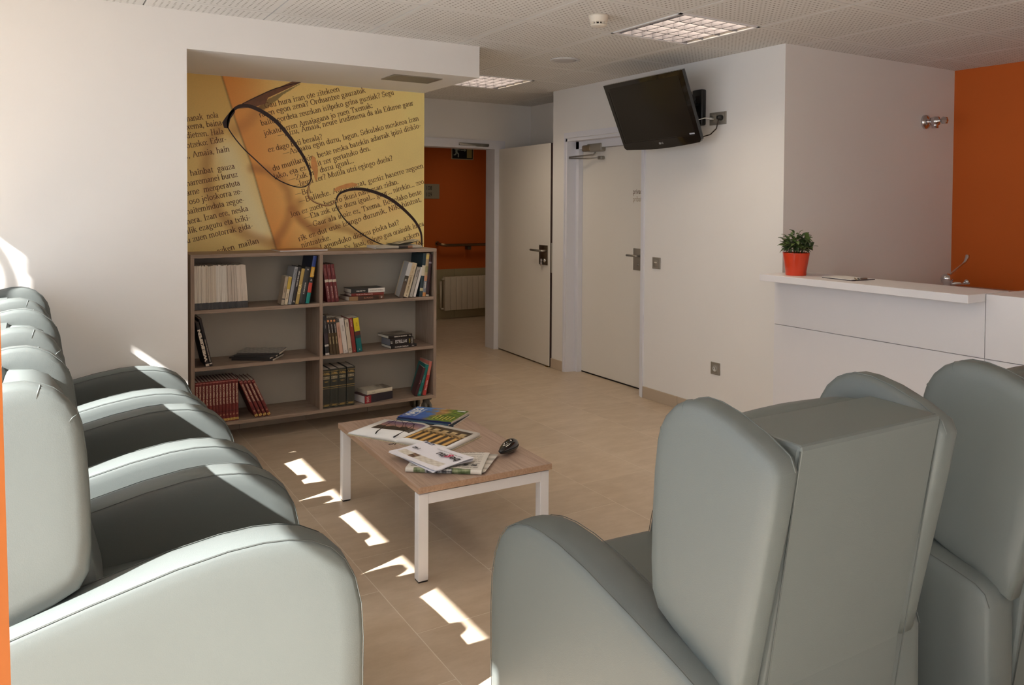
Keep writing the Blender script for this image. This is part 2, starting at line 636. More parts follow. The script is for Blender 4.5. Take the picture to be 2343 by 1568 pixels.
# rear wall behind the camera with big windows
mb = MB().box(-1.2, -1.0, -2.8, -2.6, 0, H).box(0.7, 6.0, -2.8, -2.6, 0, H).box(-1.0, 0.7, -2.8, -2.6, 0, 0.6).box(-1.0, 0.7, -2.8, -2.6, 2.15, H)
struct('wall_rear', mb, M_wall, 'white wall with a window behind the viewer', 'wall')
win = thing('window_2', 'glazed window behind the viewer', 'window', (0, -2.7, 0))
win['kind'] = 'structure'
MB().box(-1.0, 0.7, -0.03, 0.03, 0.6, 0.65).box(-1.0, 0.7, -0.03, 0.03, 2.1, 2.15).box(-1.0, -0.95, -0.03, 0.03, 0.65, 2.1).box(0.65, 0.7, -0.03, 0.03, 0.65, 2.1).build('window_frame', M_white, win)
ex = [-0.95, -0.15, 0.65]
for k in range(2):
    if k:
        MB().box(ex[k] - 0.03, ex[k] + 0.03, -0.03, 0.03, 0.65, 2.1).build('mullion', M_white, win)
    MB().box(ex[k] + (0.03 if k else 0), ex[k + 1] - (0.03 if k < 1 else 0), -0.004, 0.004, 0.65, 2.1).build('pane', M_glass, win)

# white wall with the niche and its lowered soffit
struct('wall_front', MB().box(-1.4, 0.693, YN, YM, 0, H), M_wall, 'plain white wall left of the bookcase niche', 'wall')
struct('trim_4', MB().box(0.693, 2.44, YN, YM, 2.29, H), M_wall, 'white boxed soffit above the bookcase niche', 'soffit')
struct('wall_niche', MB().box(-1.4, 2.438, YM, YL + 0.2, 0, H), M_wall, 'niche wall that carries the printed mural', 'wall')

# wall with the corridor door
OX0, OX1, OZ = 2.98, 3.955, 2.03
mb = MB().box(2.4, OX0, YL, YL + 0.16, 0, H).box(OX1 + 0.05, 4.6, YL, YL + 0.16, 0, H).box(OX0, OX1 + 0.05, YL, YL + 0.16, OZ + 0.05, H)
struct('wall_passage', mb, M_wall, 'white wall above and beside the open corridor door', 'wall')
struct('wall_recess', MB().box(4.39, 4.6, 6.0, YL, 0, H), M_wall, 'short white side wall behind the open door leaf', 'wall')
mb = MB().box(OX0 - 0.05, OX0, YL - 0.012, YL + 0.17, 0, OZ).box(OX1, OX1 + 0.055, YL - 0.012, YL + 0.17, 0, OZ).box(OX0 - 0.07, OX1 + 0.12, YL - 0.016, YL + 0.17, OZ, OZ + 0.085)
struct('trim_1', mb, M_frame, 'white frame around the corridor doorway', 'door frame')

# wall with television, deep doorway in it
DY0, DY1, DZ = 4.775, 5.83, 2.05
mb = MB().box(XT, 4.75, DY1, 6.04, 0, H).box(XT, 4.75, 3.42, DY0, 0, H).box(XT, 4.75, DY0, DY1, DZ, H).box(4.16, 4.75, DY0, DY1, 0, DZ)
struct('wall_right', mb, M_wall, 'white wall carrying the television and the private door', 'wall')
struct('wall_alcove', MB().box(4.75, 6.0, 3.42, 3.6, 0, H), M_wall, 'white wall behind the reception counter', 'wall')
struct('wall_orange', MB().box(XE, 6.0, -2.6, 3.42, 0, H), M_orange, 'orange painted wall at the end of the reception area', 'wall')
mb = MB().box(XT - 0.004, 4.13, DY1 - 0.022, DY1, 0, DZ).box(XT - 0.004, 4.13, DY0, DY0 + 0.022, 0, DZ).box(XT - 0.004, 4.13, DY0, DY1, DZ - 0.022, DZ)
mb.box(4.06, 4.13, DY1 - 0.065, DY1 - 0.022, 0, DZ - 0.022).box(4.06, 4.13, DY0 + 0.022, DY0 + 0.065, 0, DZ - 0.022).box(4.06, 4.13, DY0 + 0.022, DY1 - 0.022, DZ - 0.085, DZ - 0.022)
mb.box(XT - 0.014, XT, DY1, DY1 + 0.018, 0, DZ + 0.05).box(XT - 0.014, XT, DY0 - 0.022, DY0, 0, DZ + 0.05).box(XT - 0.016, XT, DY0, DY1, DZ + 0.006, DZ + 0.052)
struct('trim_2', mb, M_frame, 'white lining and architrave of the private door', 'door frame')

# corridor beyond the open door
cor = struct('wall_corridor', MB().box(2.0, 6.6, 9.3, 9.5, 0, H), M_orange, 'orange corridor wall seen through the open door', 'wall')
tile_c = mat('wainscot_tile', (176, 164, 128), 0.45, var=0.05, scale=12, rnd=0.04)
td = None
for k in range(8):
    x = 2.35 + 0.45 * k
    for r in range(2):
        if td is None:
            t = MB().box(0, 0.447, -0.012, 0, 0, 0.315).build('wall_tile', tile_c, cor)
            td = t.data
        else:
            t = bpy.data.objects.new('wall_tile', td)
            COL.objects.link(t)
            t.parent = cor
        t.location = (x, 9.3, 0.001 + 0.318 * r)
struct('wall_corridor_ends', MB().box(1.8, 2.35, 7.26, 9.5, 0, H).box(5.85, 6.6, 7.26, 9.5, 0, H).box(4.6, 6.6, 6.04, 7.26, 0, H), M_wall, 'white end walls of the corridor', 'wall')

# skirting tiles
M_skirt = mat('skirting_tile', (190, 172, 150), 0.45, var=0.05, scale=14, rnd=0.03)
def skirting(name, label, segs):
    root = thing(name, label, 'skirting')
    root['kind'] = 'structure'
    for a in segs:
        MB().rbox(*a, 0, 0.087, 0.0015, 1, smooth=False).build('skirting_tile', M_skirt, root)
skirting('baseboard_right', 'beige tile skirting along the television wall', [(XT - 0.011, XT, 4.361, 4.750), (XT - 0.011, XT, 3.905, 4.357), (XT - 0.011, XT, 3.45, 3.901), (XT - 0.011, XT, 5.85, 6.04)])
skirting('baseboard_niche', 'beige tile skirting at the back of the bookcase niche', [(0.695 + 0.436 * k, 0.695 + 0.436 * k + 0.434, YM - 0.011, YM) for k in range(4)])
skirting('baseboard_left', 'beige tile skirting below the white wall behind the armchairs', [(-1.2 + 0.45 * k, -1.2 + 0.45 * k + 0.447 if k < 4 else 0.69, YN - 0.011, YN) for k in range(5)])

# orange column edge close to the camera, leaning slightly
mb = MB()
mb.add([(-0.30, 0.45, 0), (0.0099, 0.45, 0), (-0.012, 0.62, 0), (-0.30, 0.62, 0), (-0.30, 0.45, H), (-0.031, 0.45, H), (-0.075, 0.62, H), (-0.30, 0.62, H)],
       [(0, 3, 2, 1), (4, 5, 6, 7), (0, 1, 5, 4), (1, 2, 6, 5), (2, 3, 7, 6), (3, 0, 4, 7)])
struct('trim_3', mb, mat('orange_column_paint', (178, 96, 28), 0.7), 'edge of an orange column at the far left, close to the viewer', 'column')

# ------------------------------------------------------------------ ceiling luminaires
M_tube = emit('fluorescent_tube', (255, 240, 226), 1.0)
M_louver = mat('louver_aluminium', (112, 110, 116), 0.35, metal=0.2, var=0.02)
def luminaire(xa, yb, label, watts=10):
    root = thing('ceiling_luminaire', label, 'ceiling light', (xa + 0.3, yb - 0.3, H), 0, 'recessed louvre luminaires')
    mb = MB()
    mb.box(-0.297, 0.297, -0.297, 0.297, 0.09, 0.10)
    for s in (-1, 1):
        mb.box(s * 0.297 - 0.004, s * 0.297 + 0.004, -0.297, 0.297, 0.0, 0.1)
        mb.box(-0.297, 0.297, s * 0.297 - 0.004, s * 0.297 + 0.004, 0.0, 0.1)
    mb.build('housing', M_white, root)
    mb = MB()
    for s in (-1, 1):
        mb.box(s * 0.29 - 0.009, s * 0.29 + 0.009, -0.299, 0.299, -0.004, 0.002)
        mb.box(-0.299, 0.299, s * 0.29 - 0.009, s * 0.29 + 0.009, -0.004, 0.002)
    mb.build('rim', M_white, root)
    for k in range(4):
        y = -0.21 + 0.14 * k
        MB().tube([(-0.27, y, 0.07), (0.27, y, 0.07)], 0.009, 10).build('tube', M_tube, root)
    blade = None
    for k in range(5):
        y = -0.28 + 0.14 * k
        MB().prism([(y - 0.005, 0.0), (y + 0.005, 0.0), (y + 0.002, 0.055), (y - 0.002, 0.055)], 'x', -0.28, 0.28).build('reflector_rail', M_louver, root)
    for k in range(4):
        for q in range(7):
            x = -0.24 + 0.08 * q
            if blade is None:
                o = MB().prism([(-0.0045, 0.0), (0.0045, 0.0), (0.0015, 0.045), (-0.0015, 0.045)], 'y', -0.0645, 0.0645).build('louver_blade', M_louver, root)
                blade = o.data
            else:
                o = bpy.data.objects.new('louver_blade', blade)
                COL.objects.link(o)
                o.parent = root
            o.location = (x, -0.21 + 0.14 * k, 0.002)
    d = bpy.data.lights.new('lamp_light', 'AREA')
    d.shape = 'SQUARE'
    d.size = 0.5
    d.energy = watts
    d.color = (1.0, 0.82, 0.6)
    l = bpy.data.objects.new('lamp_light', d)
    COL.objects.link(l)
    l.parent = root
    l.location = (0, 0, 0.058)
luminaire(X0, Y1, 'lit square louvre light set in the ceiling in front of the television')
luminaire(X0, Y1 + 2.4, 'lit square louvre light in the ceiling near the corridor door')
luminaire(4.2, 8.6, 'added unseen louvre light brightening the corridor', 4)  # out-of-view lamp added to brighten the corridor

# smoke detector, loudspeaker, air grille
sd = thing('smoke_detector', 'white round smoke detector on the ceiling', 'smoke detector', (2.57, 3.475, H))
MB().lathe([(0.0, 0.0), (0.055, 0.0), (0.055, -0.012), (0.05, -0.016), (0.048, -0.032), (0.04, -0.038)], 28).build('base', mat('cream_plastic', (226, 216, 200), 0.45), sd)
mb = MB()
for k in range(12):
    a = 2 * math.pi * k / 12
    mb.box(0.030, 0.044, -0.003, 0.003, -0.05, -0.036, Matrix.Rotation(a, 4, 'Z'))
mb.build('vent_rib', mat('cream_plastic', (226, 216, 200)), sd)
MB().lathe([(0.03, -0.036), (0.03, -0.05)], 20).build('sensor_core', M_dark_gap, sd)
MB().lathe([(0.045, -0.049), (0.043, -0.054), (0.03, -0.058), (0.0, -0.059)], 28).build('cap', mat('cream_plastic', (226, 216, 200)), sd)
sp = thing('ceiling_speaker', 'flat round white loudspeaker grille in the ceiling', 'loudspeaker', (3.16, 4.665, H))
MB().lathe([(0.0, 0), (0.105, 0), (0.105, -0.006), (0.098, -0.01), (0.092, -0.006), (0.0, -0.005)], 40).build('rim', mat('speaker_white', (214, 210, 206), 0.6), sp)
MB().lathe([(0.0, -0.0045), (0.09, -0.0045), (0.06, -0.009), (0.0, -0.011)], 40).build('grille', mat('speaker_mesh', (196, 192, 190), 0.7, bump=0.5, bscale=600), sp)
gr = thing('air_grille', 'grey rectangular air grille under the niche soffit', 'air vent', (2.09, 4.855, 2.29))
mb = MB()
mb.box(-0.165, 0.165, -0.115, -0.095, -0.006, 0).box(-0.165, 0.165, 0.095, 0.115, -0.006, 0).box(-0.165, -0.145, -0.095, 0.095, -0.006, 0).box(0.145, 0.165, -0.095, 0.095, -0.006, 0)
mb.build('frame', mat('grille_grey', (150, 142, 126), 0.5, metal=0.3), gr)
MB().box(-0.145, 0.145, -0.095, 0.095, -0.001, 0).build('backing', mat('grille_backing', (96, 92, 86), 0.8), gr)
sl = None
for k in range(16):
    y = -0.088 + 0.0117 * k
    if sl is None:
        o = MB().box(-0.145, 0.145, -0.0035, 0.0035, -0.005, -0.001).build('slat', mat('grille_grey', (150, 142, 126)), gr)
        sl = o.data
    else:
        o = bpy.data.objects.new('slat', sl)
        COL.objects.link(o)
        o.parent = gr
    o.location = (0, y, 0)

# ------------------------------------------------------------------ doors
# leaf standing open against the recess: hinged at the right jamb
hx, hy = 4.005, 7.085
fx, fy = 3.947, 6.045
ang = math.atan2(fy - hy, fx - hx)
Ld = math.hypot(fx - hx, fy - hy)
dr = thing('door_1', 'cream door leaf standing open into the room beside the corridor', 'door', (hx, hy, 0), ang)
dr['kind'] = 'structure'
MB().rbox(0, Ld, 0, 0.04, 0.012, 2.03, 0.002, 1, smooth=False).build('leaf', M_door, dr)
MB().box(Ld, Ld + 0.002, 0.004, 0.036, 0.012, 2.03).build('edge_strip', mat('dark_edge_band', (52, 30, 24), 0.6), dr)
MB().box(Ld + 0.002, Ld + 0.004, 0.010, 0.030, 0.86, 1.13).build('lock_plate', M_steel, dr)
hp = MB().rbox(Ld - 0.19, Ld - 0.035, -0.006, 0, 0.925, 1.105, 0.002, 1).build('handle_plate', mat('bronze_steel', (98, 84, 66), 0.35, metal=0.8), dr)
MB().tube([(Ld - 0.06, -0.004, 1.055), (Ld - 0.06, -0.045, 1.055), (Ld - 0.075, -0.055, 1.055), (Ld - 0.24, -0.052, 1.056), (Ld - 0.275, -0.050, 1.056)], 0.010, 10).build('lever', M_steel, hp)
MB().lathe([(0.0, 0), (0.016, 0), (0.016, 0.02), (0.0, 0.022)], 16, Matrix.Translation((Ld - 0.065, -0.004, 0.968)) @ Matrix.Rotation(math.pi / 2, 4, 'X')).build('cylinder', M_chrome, hp)
ks = MB().lathe([(0.0, -0.002), (0.017, -0.002), (0.017, 0.002), (0.0, 0.002)], 16, Matrix.Translation((Ld - 0.12, -0.02, 0.965)) @ Matrix.Rotation(math.pi / 2, 4, 'X'))
ks.box(Ld - 0.123, Ld - 0.117, -0.022, -0.018, 0.88, 0.945)
ks.lathe([(0.0, -0.0015), (0.018, -0.0015), (0.018, 0.0015), (0.0, 0.0015)], 16, Matrix.Translation((Ld - 0.12, -0.022, 0.935)) @ Matrix.Rotation(math.pi / 2, 4, 'X'))
ks.build('keys', M_chrome, hp)
MB().box(Ld - 0.06, Ld - 0.03, -0.004, 0.03, 0.0, 0.012).build('floor_bolt', mat('brass', (150, 120, 60), 0.4, metal=0.9), dr)
cl = thing('door_closer_rail', 'slim steel door closer rail on the lintel above the corridor door', 'door closer', (3.73, YL - 0.016, 2.065))
MB().rbox(-0.18, 0.15, -0.018, 0, -0.012, 0.012, 0.002, 1).build('rail', M_steel, cl)
MB().tube([(0.0, -0.012, -0.012), (0.02, -0.016, -0.016), (0.14, -0.018, -0.014)], 0.004, 6).build('arm', M_steel, cl)

# private door, closed, deep in its frame
dp = thing('door_2', 'closed white door marked private under the television', 'door', (4.105, 4.84, 0))
dp['kind'] = 'structure'
MB().rbox(0, 0.045, 0, 0.925, 0.012, 1.963, 0.002, 1, smooth=False).build('leaf', M_door, dp)
MB().box(0.002, 0.046, 0, 0.925, 0.0, 0.011).build('gap_shade_strip', M_dark_gap, dp)  # solid dark strip standing in for the shade under the leaf
hp = MB().rbox(-0.006, 0, 0.085, 0.21, 0.955, 1.13, 0.002, 1).build('handle_plate', M_plate, dp)
MB().tube([(-0.004, 0.12, 1.072), (-0.045, 0.12, 1.072), (-0.053, 0.135, 1.072), (-0.05, 0.24, 1.073)], 0.009, 10).build('lever', M_steel, hp)
MB().lathe([(0, 0), (0.009, 0), (0.009, 0.003), (0, 0.003)], 14, Matrix.Translation((-0.006, 0.15, 1.0)) @ Matrix.Rotation(-math.pi / 2, 4, 'Y')).build('keyhole_rose', M_steel, hp)
M_brown = mat('brown_lettering', (98, 74, 46), 0.6)
M_brown2 = mat('pale_brown_lettering', (168, 148, 122), 0.6)
lettering('lettering', 'privado', 0.062, M_brown, dp, frame((-0.0006, 0.224, 1.585), (0, -1, 0), (0, 0, 1)), 0.72, 0.0004, 'LEFT')
lettering('lettering', 'pribatua', 0.062, M_brown2, dp, frame((-0.0006, 0.224, 1.525), (0, -1, 0), (0, 0, 1)), 0.72, 0.0, 'LEFT')
cl = thing('door_closer', 'grey overhead door closer with folding arm on the private door', 'door closer', (4.105, 5.52, 1.98))
MB().rbox(-0.055, 0, -0.09, 0.12, -0.05, 0.02, 0.012, 3).build('body', mat('closer_grey', (150, 144, 134), 0.45, metal=0.4), cl)
MB().rbox(-0.062, -0.003, 0.06, 0.185, -0.045, 0.012, 0.016, 3).build('cylinder', mat('closer_bronze', (134, 118, 96), 0.4, metal=0.5), cl)
MB().tube([(-0.03, 0.02, -0.055), (-0.04, 0.04, -0.075), (-0.12, 0.30, -0.088)], 0.006, 8).tube([(-0.12, 0.30, -0.098), (-0.05, 0.1, -0.105), (-0.025, -0.03, -0.1)], 0.006, 8).build('arm', M_steel, cl)
MB().rbox(-0.04, 0, -0.075, -0.02, -0.118, -0.09, 0.006, 2).build('bracket', M_steel, cl)
# ------------------------------------------------------------------ wall fittings on the television wall
def plate_thing(name, label, cat, y0, y1, z0, z1):
    r = thing(name, label, cat, (XT, (y0 + y1) / 2, (z0 + z1) / 2))
    hy, hz = (y1 - y0) / 2, (z1 - z0) / 2
    MB().rbox(-0.009, 0, -hy, hy, -hz, hz, 0.0015, 1, smooth=False).build('frame', M_plate, r)
    return r, hy, hz
r, hy, hz = plate_thing('light_switch', 'grey light switch on the wall right of the private door', 'light switch', 4.566, 4.652, 1.0, 1.086)
MB().rbox(-0.013, -0.009, -0.026, 0.026, -0.026, 0.026, 0.001, 1).build('rocker', mat('switch_inner', (140, 132, 120), 0.4), r)
MB().box(-0.0138, -0.013, -0.014, 0.014, 0.001, 0.010).build('indicator', mat('switch_label', (206, 198, 184), 0.5), r)
r, hy, hz = plate_thing('wall_socket', 'single grey power socket low on the television wall', 'socket', 3.942, 4.026, 0.318, 0.402)
MB().rbox(-0.011, -0.009, -0.028, 0.028, -0.028, 0.028, 0.001, 1).build('insert', mat('switch_inner', (140, 132, 120)), r)
MB().lathe([(0.021, 0.0), (0.021, 0.002), (0.0175, 0.002), (0.0175, 0.0004), (0, 0.0004)], 24, Matrix.Translation((-0.011, 0, 0)) @ Matrix.Rotation(-math.pi / 2, 4, 'Y')).build('socket_well', mat('socket_light', (184, 180, 172), 0.4), r)
mb = MB()
for s in (-1, 1):
    mb.lathe([(0, 0), (0.0028, 0), (0.0028, 0.001), (0, 0.001)], 10, Matrix.Translation((-0.0114, s * 0.0095, 0)) @ Matrix.Rotation(-math.pi / 2, 4, 'Y'))
mb.build('pin_hole', M_dark_gap, r)

r, hy, hz = plate_thing('double_socket_plate', 'double grey socket plate on the wall right of the television', 'socket', 3.912, 4.066, 2.03, 2.116)
for s in (-1, 1):
    MB().rbox(-0.011, -0.009, s * 0.037 - 0.027, s * 0.037 + 0.027, -0.027, 0.027, 0.001, 1).build('insert', mat('switch_inner', (140, 132, 120)), r)
pc = thing('television_power_cable', 'black power cable with plug hanging from the double socket', 'cable', (XT - 0.011, 3.952, 2.075))
MB().lathe([(0, 0), (0.02, 0), (0.019, 0.015), (0.012, 0.035), (0, 0.038)], 16, Matrix.Rotation(-math.pi / 2, 4, 'Y')).build('plug', M_black, pc)
MB().tube([(-0.025, 0, 0), (-0.03, 0.0, -0.03), (-0.03, 0.015, -0.075), (-0.04, 0.06, -0.112), (-0.06, 0.12, -0.125), (-0.09, 0.17, -0.115), (-0.12, 0.2, -0.09)], 0.0042, 8).build('cord', mat('brown_black_cord', (48, 34, 22), 0.5), pc)
ac = thing('aerial_cable', 'white aerial cable plugged into the double socket', 'cable', (XT - 0.011, 4.026, 2.073))
MB().lathe([(0, 0), (0.008, 0), (0.008, 0.03), (0.005, 0.04), (0, 0.04)], 12, Matrix.Rotation(-math.pi / 2, 4, 'Y')).build('plug', mat('white_cable', (222, 220, 216), 0.4), ac)
MB().tube([(-0.035, 0, 0), (-0.06, 0.02, 0.004), (-0.09, 0.06, -0.008), (-0.11, 0.10, -0.04)], 0.0034, 8).build('cord', mat('white_cable', (222, 220, 216)), ac)

# ------------------------------------------------------------------ television
TVm = Matrix(((0.086, -0.401, -0.912, 0), (-0.996, -0.009, -0.09, 0), (0.028, 0.916, -0.4, 0), (0, 0, 0, 1)))
TVm = TVm.to_3x3().normalized()
x = TVm.col[0].normalized()
z = TVm.col[2].normalized()
y = z.cross(x).normalized()
TVm = Matrix((x, y, z)).transposed().to_4x4()
TVm.translation = Vector((3.65, 4.315, 2.120))
tv = thing('television', 'black flat screen television tilted down on a wall bracket', 'television')
tv.matrix_world = TVm
W, Hh = 0.763 / 2, 0.503 / 2
# body: bezel outline with a bowed lower edge
out = [(-W, Hh), (-W + 0.012, -Hh + 0.02), (-W + 0.03, -Hh + 0.003)]
for k in range(1, 12):
    t = k / 12
    out.append((-W + 0.03 + (2 * W - 0.06) * t, -Hh + 0.003 - 0.016 * math.sin(math.pi * t)))
out += [(W - 0.03, -Hh + 0.003), (W - 0.012, -Hh + 0.02), (W, Hh)]
def ring(sc, zz, dy=0.0):
    return [(a * sc, b * sc + dy, zz) for a, b in out]
n = len(out)
v = ring(1, 0.0) + ring(1, -0.028) + ring(0.9, -0.075, 0.0) + ring(0.78, -0.092)
f = [list(range(n))]
for k in range(3):
    f += [(k * n + i, k * n + (i + 1) % n, (k + 1) * n + (i + 1) % n, (k + 1) * n + i) for i in range(n)]
f.append([3 * n + i for i in range(n)])
MB().add(v, f).build('casing', M_gloss, tv)
MB().box(-W + 0.052, W - 0.045, -Hh + 0.062, Hh - 0.030, 0.0002, 0.0012).build('screen', mat('screen_off', (30, 27, 23), 0.18, var=0.02), tv)
MB().box(-W + 0.034, -W + 0.038, -Hh + 0.058, Hh - 0.05, 0.0003, 0.0014).box(-W + 0.034, W - 0.05, -Hh + 0.055, -Hh + 0.058, 0.0003, 0.0014).build('bezel_groove', M_dark_gap, tv)
MB().box(W - 0.095, W - 0.05, -Hh + 0.064, -Hh + 0.074, 0.0014, 0.0022).build('sticker', mat('sticker_silver', (178, 184, 196), 0.3), tv)
M_logo = mat('logo_grey', (170, 168, 164), 0.4)
mb = MB().lathe([(0, 0), (0.0085, 0), (0.0085, 0.0006), (0, 0.0006)], 20, Matrix.Translation((-0.006, -Hh + 0.026, 0.0006)))
mb.build('badge', M_logo, tv)
lettering('lettering', 'LG', 0.019, M_logo, tv, Matrix.Translation((0.016, -Hh + 0.026, 0.001)), 1.0, 0.0004)
lettering('lettering', 'L', 0.008, M_black, tv, Matrix.Translation((-0.0055, -Hh + 0.026, 0.0014)))
br = thing('television_bracket', 'black wall bracket arm behind the television', 'wall bracket', (XT, 4.155, 2.16))
MB().rbox(-0.045, 0, -0.05, 0.05, -0.125, 0.125, 0.01, 2).build('wall_plate', M_black, br)
MB().box(-0.0465, -0.0445, -0.028, 0.01, -0.08, -0.03).box(-0.0465, -0.0445, -0.028, 0.01, 0.03, 0.08).build('slot', M_dark_gap, br)
MB().tube([(-0.035, 0.0, 0.02), (-0.11, 0.05, 0.02), (-0.2, 0.12, 0.0)], 0.022, 8).build('arm', M_black, br)
MB().rbox(-0.23, -0.185, 0.05, 0.22, -0.1, 0.1, 0.006, 2).build('mount_plate', M_black, br)
cb = thing('television_cables', 'bundle of black cables looping behind the television', 'cable', (XT - 0.05, 4.16, 2.16))
mb = MB()
for k in range(3):
    mb.tube([(-0.02 - 0.01 * k, -0.02 + 0.01 * k, 0.06 - 0.01 * k), (-0.05, -0.045, 0.03), (-0.055, -0.04 - 0.008 * k, -0.05), (-0.08, 0.02, -0.1 - 0.02 * k), (-0.11, 0.06, -0.12)], 0.0038, 7)
mb.build('cord', M_black, cb)
MB().tube([(-0.14, 0.04, -0.17), (-0.1, -0.02, -0.17), (-0.09, -0.045, -0.205), (-0.11, -0.03, -0.235), (-0.15, 0.02, -0.235)], 0.0038, 7).build('loop', mat('brown_black_cord', (48, 34, 22)), cb)

# ------------------------------------------------------------------ corridor fittings
es = thing('exit_sign', 'black and pale running man exit sign with arrow on the orange corridor wall', 'exit sign', (4.71, 9.3, 2.15))
MB().box(-0.157, 0.157, -0.008, 0, -0.105, 0.105).build('border', mat('sign_border', (196, 186, 150), 0.5), es)
MB().box(-0.147, 0.147, -0.0095, -0.008, -0.095, 0.095).build('panel', mat('sign_black', (12, 13, 20), 0.4), es)
M_glow = mat('photoluminescent', (176, 186, 176), 0.5)
MB().box(0.062, 0.135, -0.011, -0.0095, -0.083, 0.085).build('door_symbol', mat('photoluminescent_yellow', (178, 166, 106), 0.5), es)
mb = MB()
mb.prism([(-0.028, 0.010), (0.025, 0.010), (0.025, -0.004), (0.054, 0.016), (0.025, 0.036), (0.025, 0.022), (-0.028, 0.022)], 'y', -0.011, -0.0095)
mb.build('arrow', M_glow, es)
mb = MB()
def limb(a, b, wd):
    a, b = Vector(a), Vector(b)
    d = (b - a).normalized()
    nn = Vector((-d.y, d.x)) * wd / 2
    mb.prism([tuple(a + nn), tuple(b + nn), tuple(b - nn), tuple(a - nn)], 'y', -0.011, -0.0095)
limb((-0.085, 0.045), (-0.09, -0.01), 0.03)
limb((-0.09, -0.01), (-0.06, -0.035), 0.018)
limb((-0.06, -0.035), (-0.062, -0.078), 0.015)
limb((-0.09, -0.01), (-0.1, -0.045), 0.017)
limb((-0.1, -0.045), (-0.128, -0.05), 0.014)
limb((-0.085, 0.045), (-0.06, 0.016), 0.013)
limb((-0.06, 0.016), (-0.034, 0.018), 0.012)
limb((-0.09, 0.045), (-0.115, 0.02), 0.013)
mb.lathe([(0, 0), (0.013, 0), (0.013, 0.0015), (0, 0.0015)], 16, Matrix.Translation((-0.075, -0.0095, 0.066)) @ Matrix.Rotation(math.pi / 2, 4, 'X'))
mb.build('running_figure', M_glow, es)
rs = thing('room_number_sign', 'grey plate with room numbers on the orange corridor wall', 'sign', (4.26, 9.3, 1.628))
MB().rbox(-0.125, 0.125, -0.006, 0, -0.093, 0.093, 0.0015, 1, smooth=False).build('plate', mat('sign_grey', (166, 158, 136), 0.5, metal=0.2), rs)
lettering('lettering', '108', 0.075, M_ink, rs, frame((-0.02, -0.0066, 0.04), (1, 0, 0), (0, 0, 1)), 0.78)
lettering('lettering', '109', 0.075, M_ink, rs, frame((-0.02, -0.0066, -0.042), (1, 0, 0), (0, 0, 1)), 0.78)
hr = thing('handrail', 'bronze metal handrail along the orange corridor wall', 'handrail', (4.36, 9.3, 0.945))
M_bronze = mat('bronze_rail', (150, 122, 92), 0.25, metal=0.9)
MB().tube([(0.0, -0.004, 0.02), (0.0, -0.05, 0.018), (0.03, -0.078, 0.008), (0.09, -0.08, 0.0), (1.4, -0.08, 0.0)], 0.02, 12).build('rail', M_bronze, hr)
MB().lathe([(0, 0), (0.03, 0), (0.03, 0.006), (0, 0.006)], 18, Matrix.Translation((0, 0, 0.02)) @ Matrix.Rotation(math.pi / 2, 4, 'X')).build('end_rose', M_bronze, hr)
for x in (0.42, 1.2):
    MB().rbox(x - 0.028, x + 0.028, -0.08, 0.0, -0.065, -0.012, 0.008, 2).build('bracket', mat('rail_bracket', (110, 100, 84), 0.4, metal=0.5), hr)
ra = thing('radiator', 'cream panel radiator under the handrail in the corridor', 'radiator', (4.418, 9.23, 0.115))
fin = None
for k in range(14):
    if fin is None:
        o = MB().rbox(0, 0.0775, -0.045, 0.035, 0, 0.425, 0.006, 2).build('fin', M_radiator, ra)
        fin = o.data
    else:
        o = bpy.data.objects.new('fin', fin)
        COL.objects.link(o)
        o.parent = ra
    o.location = (0.0802 * k, 0, 0)
MB().tube([(-0.035, -0.02, 0.40), (0.0, -0.02, 0.40)], 0.011, 10).tube([(-0.035, 0.0, 0.02), (0.0, 0.0, 0.02)], 0.011, 10).tube([(-0.03, 0.02, 0.37), (-0.03, 0.02, 0.03)], 0.016, 10).build('valve_pipe', M_radiator, ra)
MB().box(0.1, 0.14, 0.03, 0.068, 0.3, 0.34).box(0.9, 0.94, 0.03, 0.068, 0.3, 0.34).build('wall_bracket', M_radiator, ra)

# ------------------------------------------------------------------ reception counter
M_lam = mat('white_laminate', (232, 229, 230), 0.4, var=0.008, spec=0.4)
ca = thing('reception_counter', 'white panelled reception counter carrying the overhanging top', 'counter', (3.9, 3.42, 0))
MB().box(0.02, 0.55, -1.298, -0.0, 0, 1.025).build('carcass', M_lam, ca)
MB().rbox(0, 0.019, -1.298, 0, 0.0, 0.7465, 0.001, 1, smooth=False).build('lower_panel', M_lam, ca)
MB().rbox(0, 0.019, -1.298, 0, 0.7495, 1.025, 0.001, 1, smooth=False).build('upper_panel', M_lam, ca)
cb = thing('reception_counter', 'white panelled reception counter unit at the right edge of the picture', 'counter', (3.9, 2.119, 0))
MB().box(0.02, 0.55, -2.3, 0, 0, 1.062).build('carcass', M_lam, cb)
MB().rbox(0, 0.019, -2.3, 0, 0.0, 0.7465, 0.001, 1, smooth=False).build('lower_panel', M_lam, cb)
MB().rbox(0, 0.019, -2.3, 0, 0.7495, 1.062, 0.001, 1, smooth=False).build('upper_panel', M_lam, cb)
ct = thing('counter_top', 'thick white shelf top overhanging the reception counter', 'countertop', (3.75, 2.122, 1.025))
MB().rbox(0, 0.36, 0, 1.285, 0.0, 0.040, 0.0015, 1, smooth=False).build('slab', M_lam, ct)
sk = thing('sink_cabinet', 'white sink cabinet behind the reception counter', 'cabinet', (5.3, 3.12, 0))
MB().box(-0.6, 0.5, -0.3, 0.295, 0, 0.86).build('carcass', M_lam, sk)
MB().rbox(-0.61, 0.5, -0.32, 0.295, 0.861, 0.9, 0.003, 1).build('worktop', M_lam, sk)

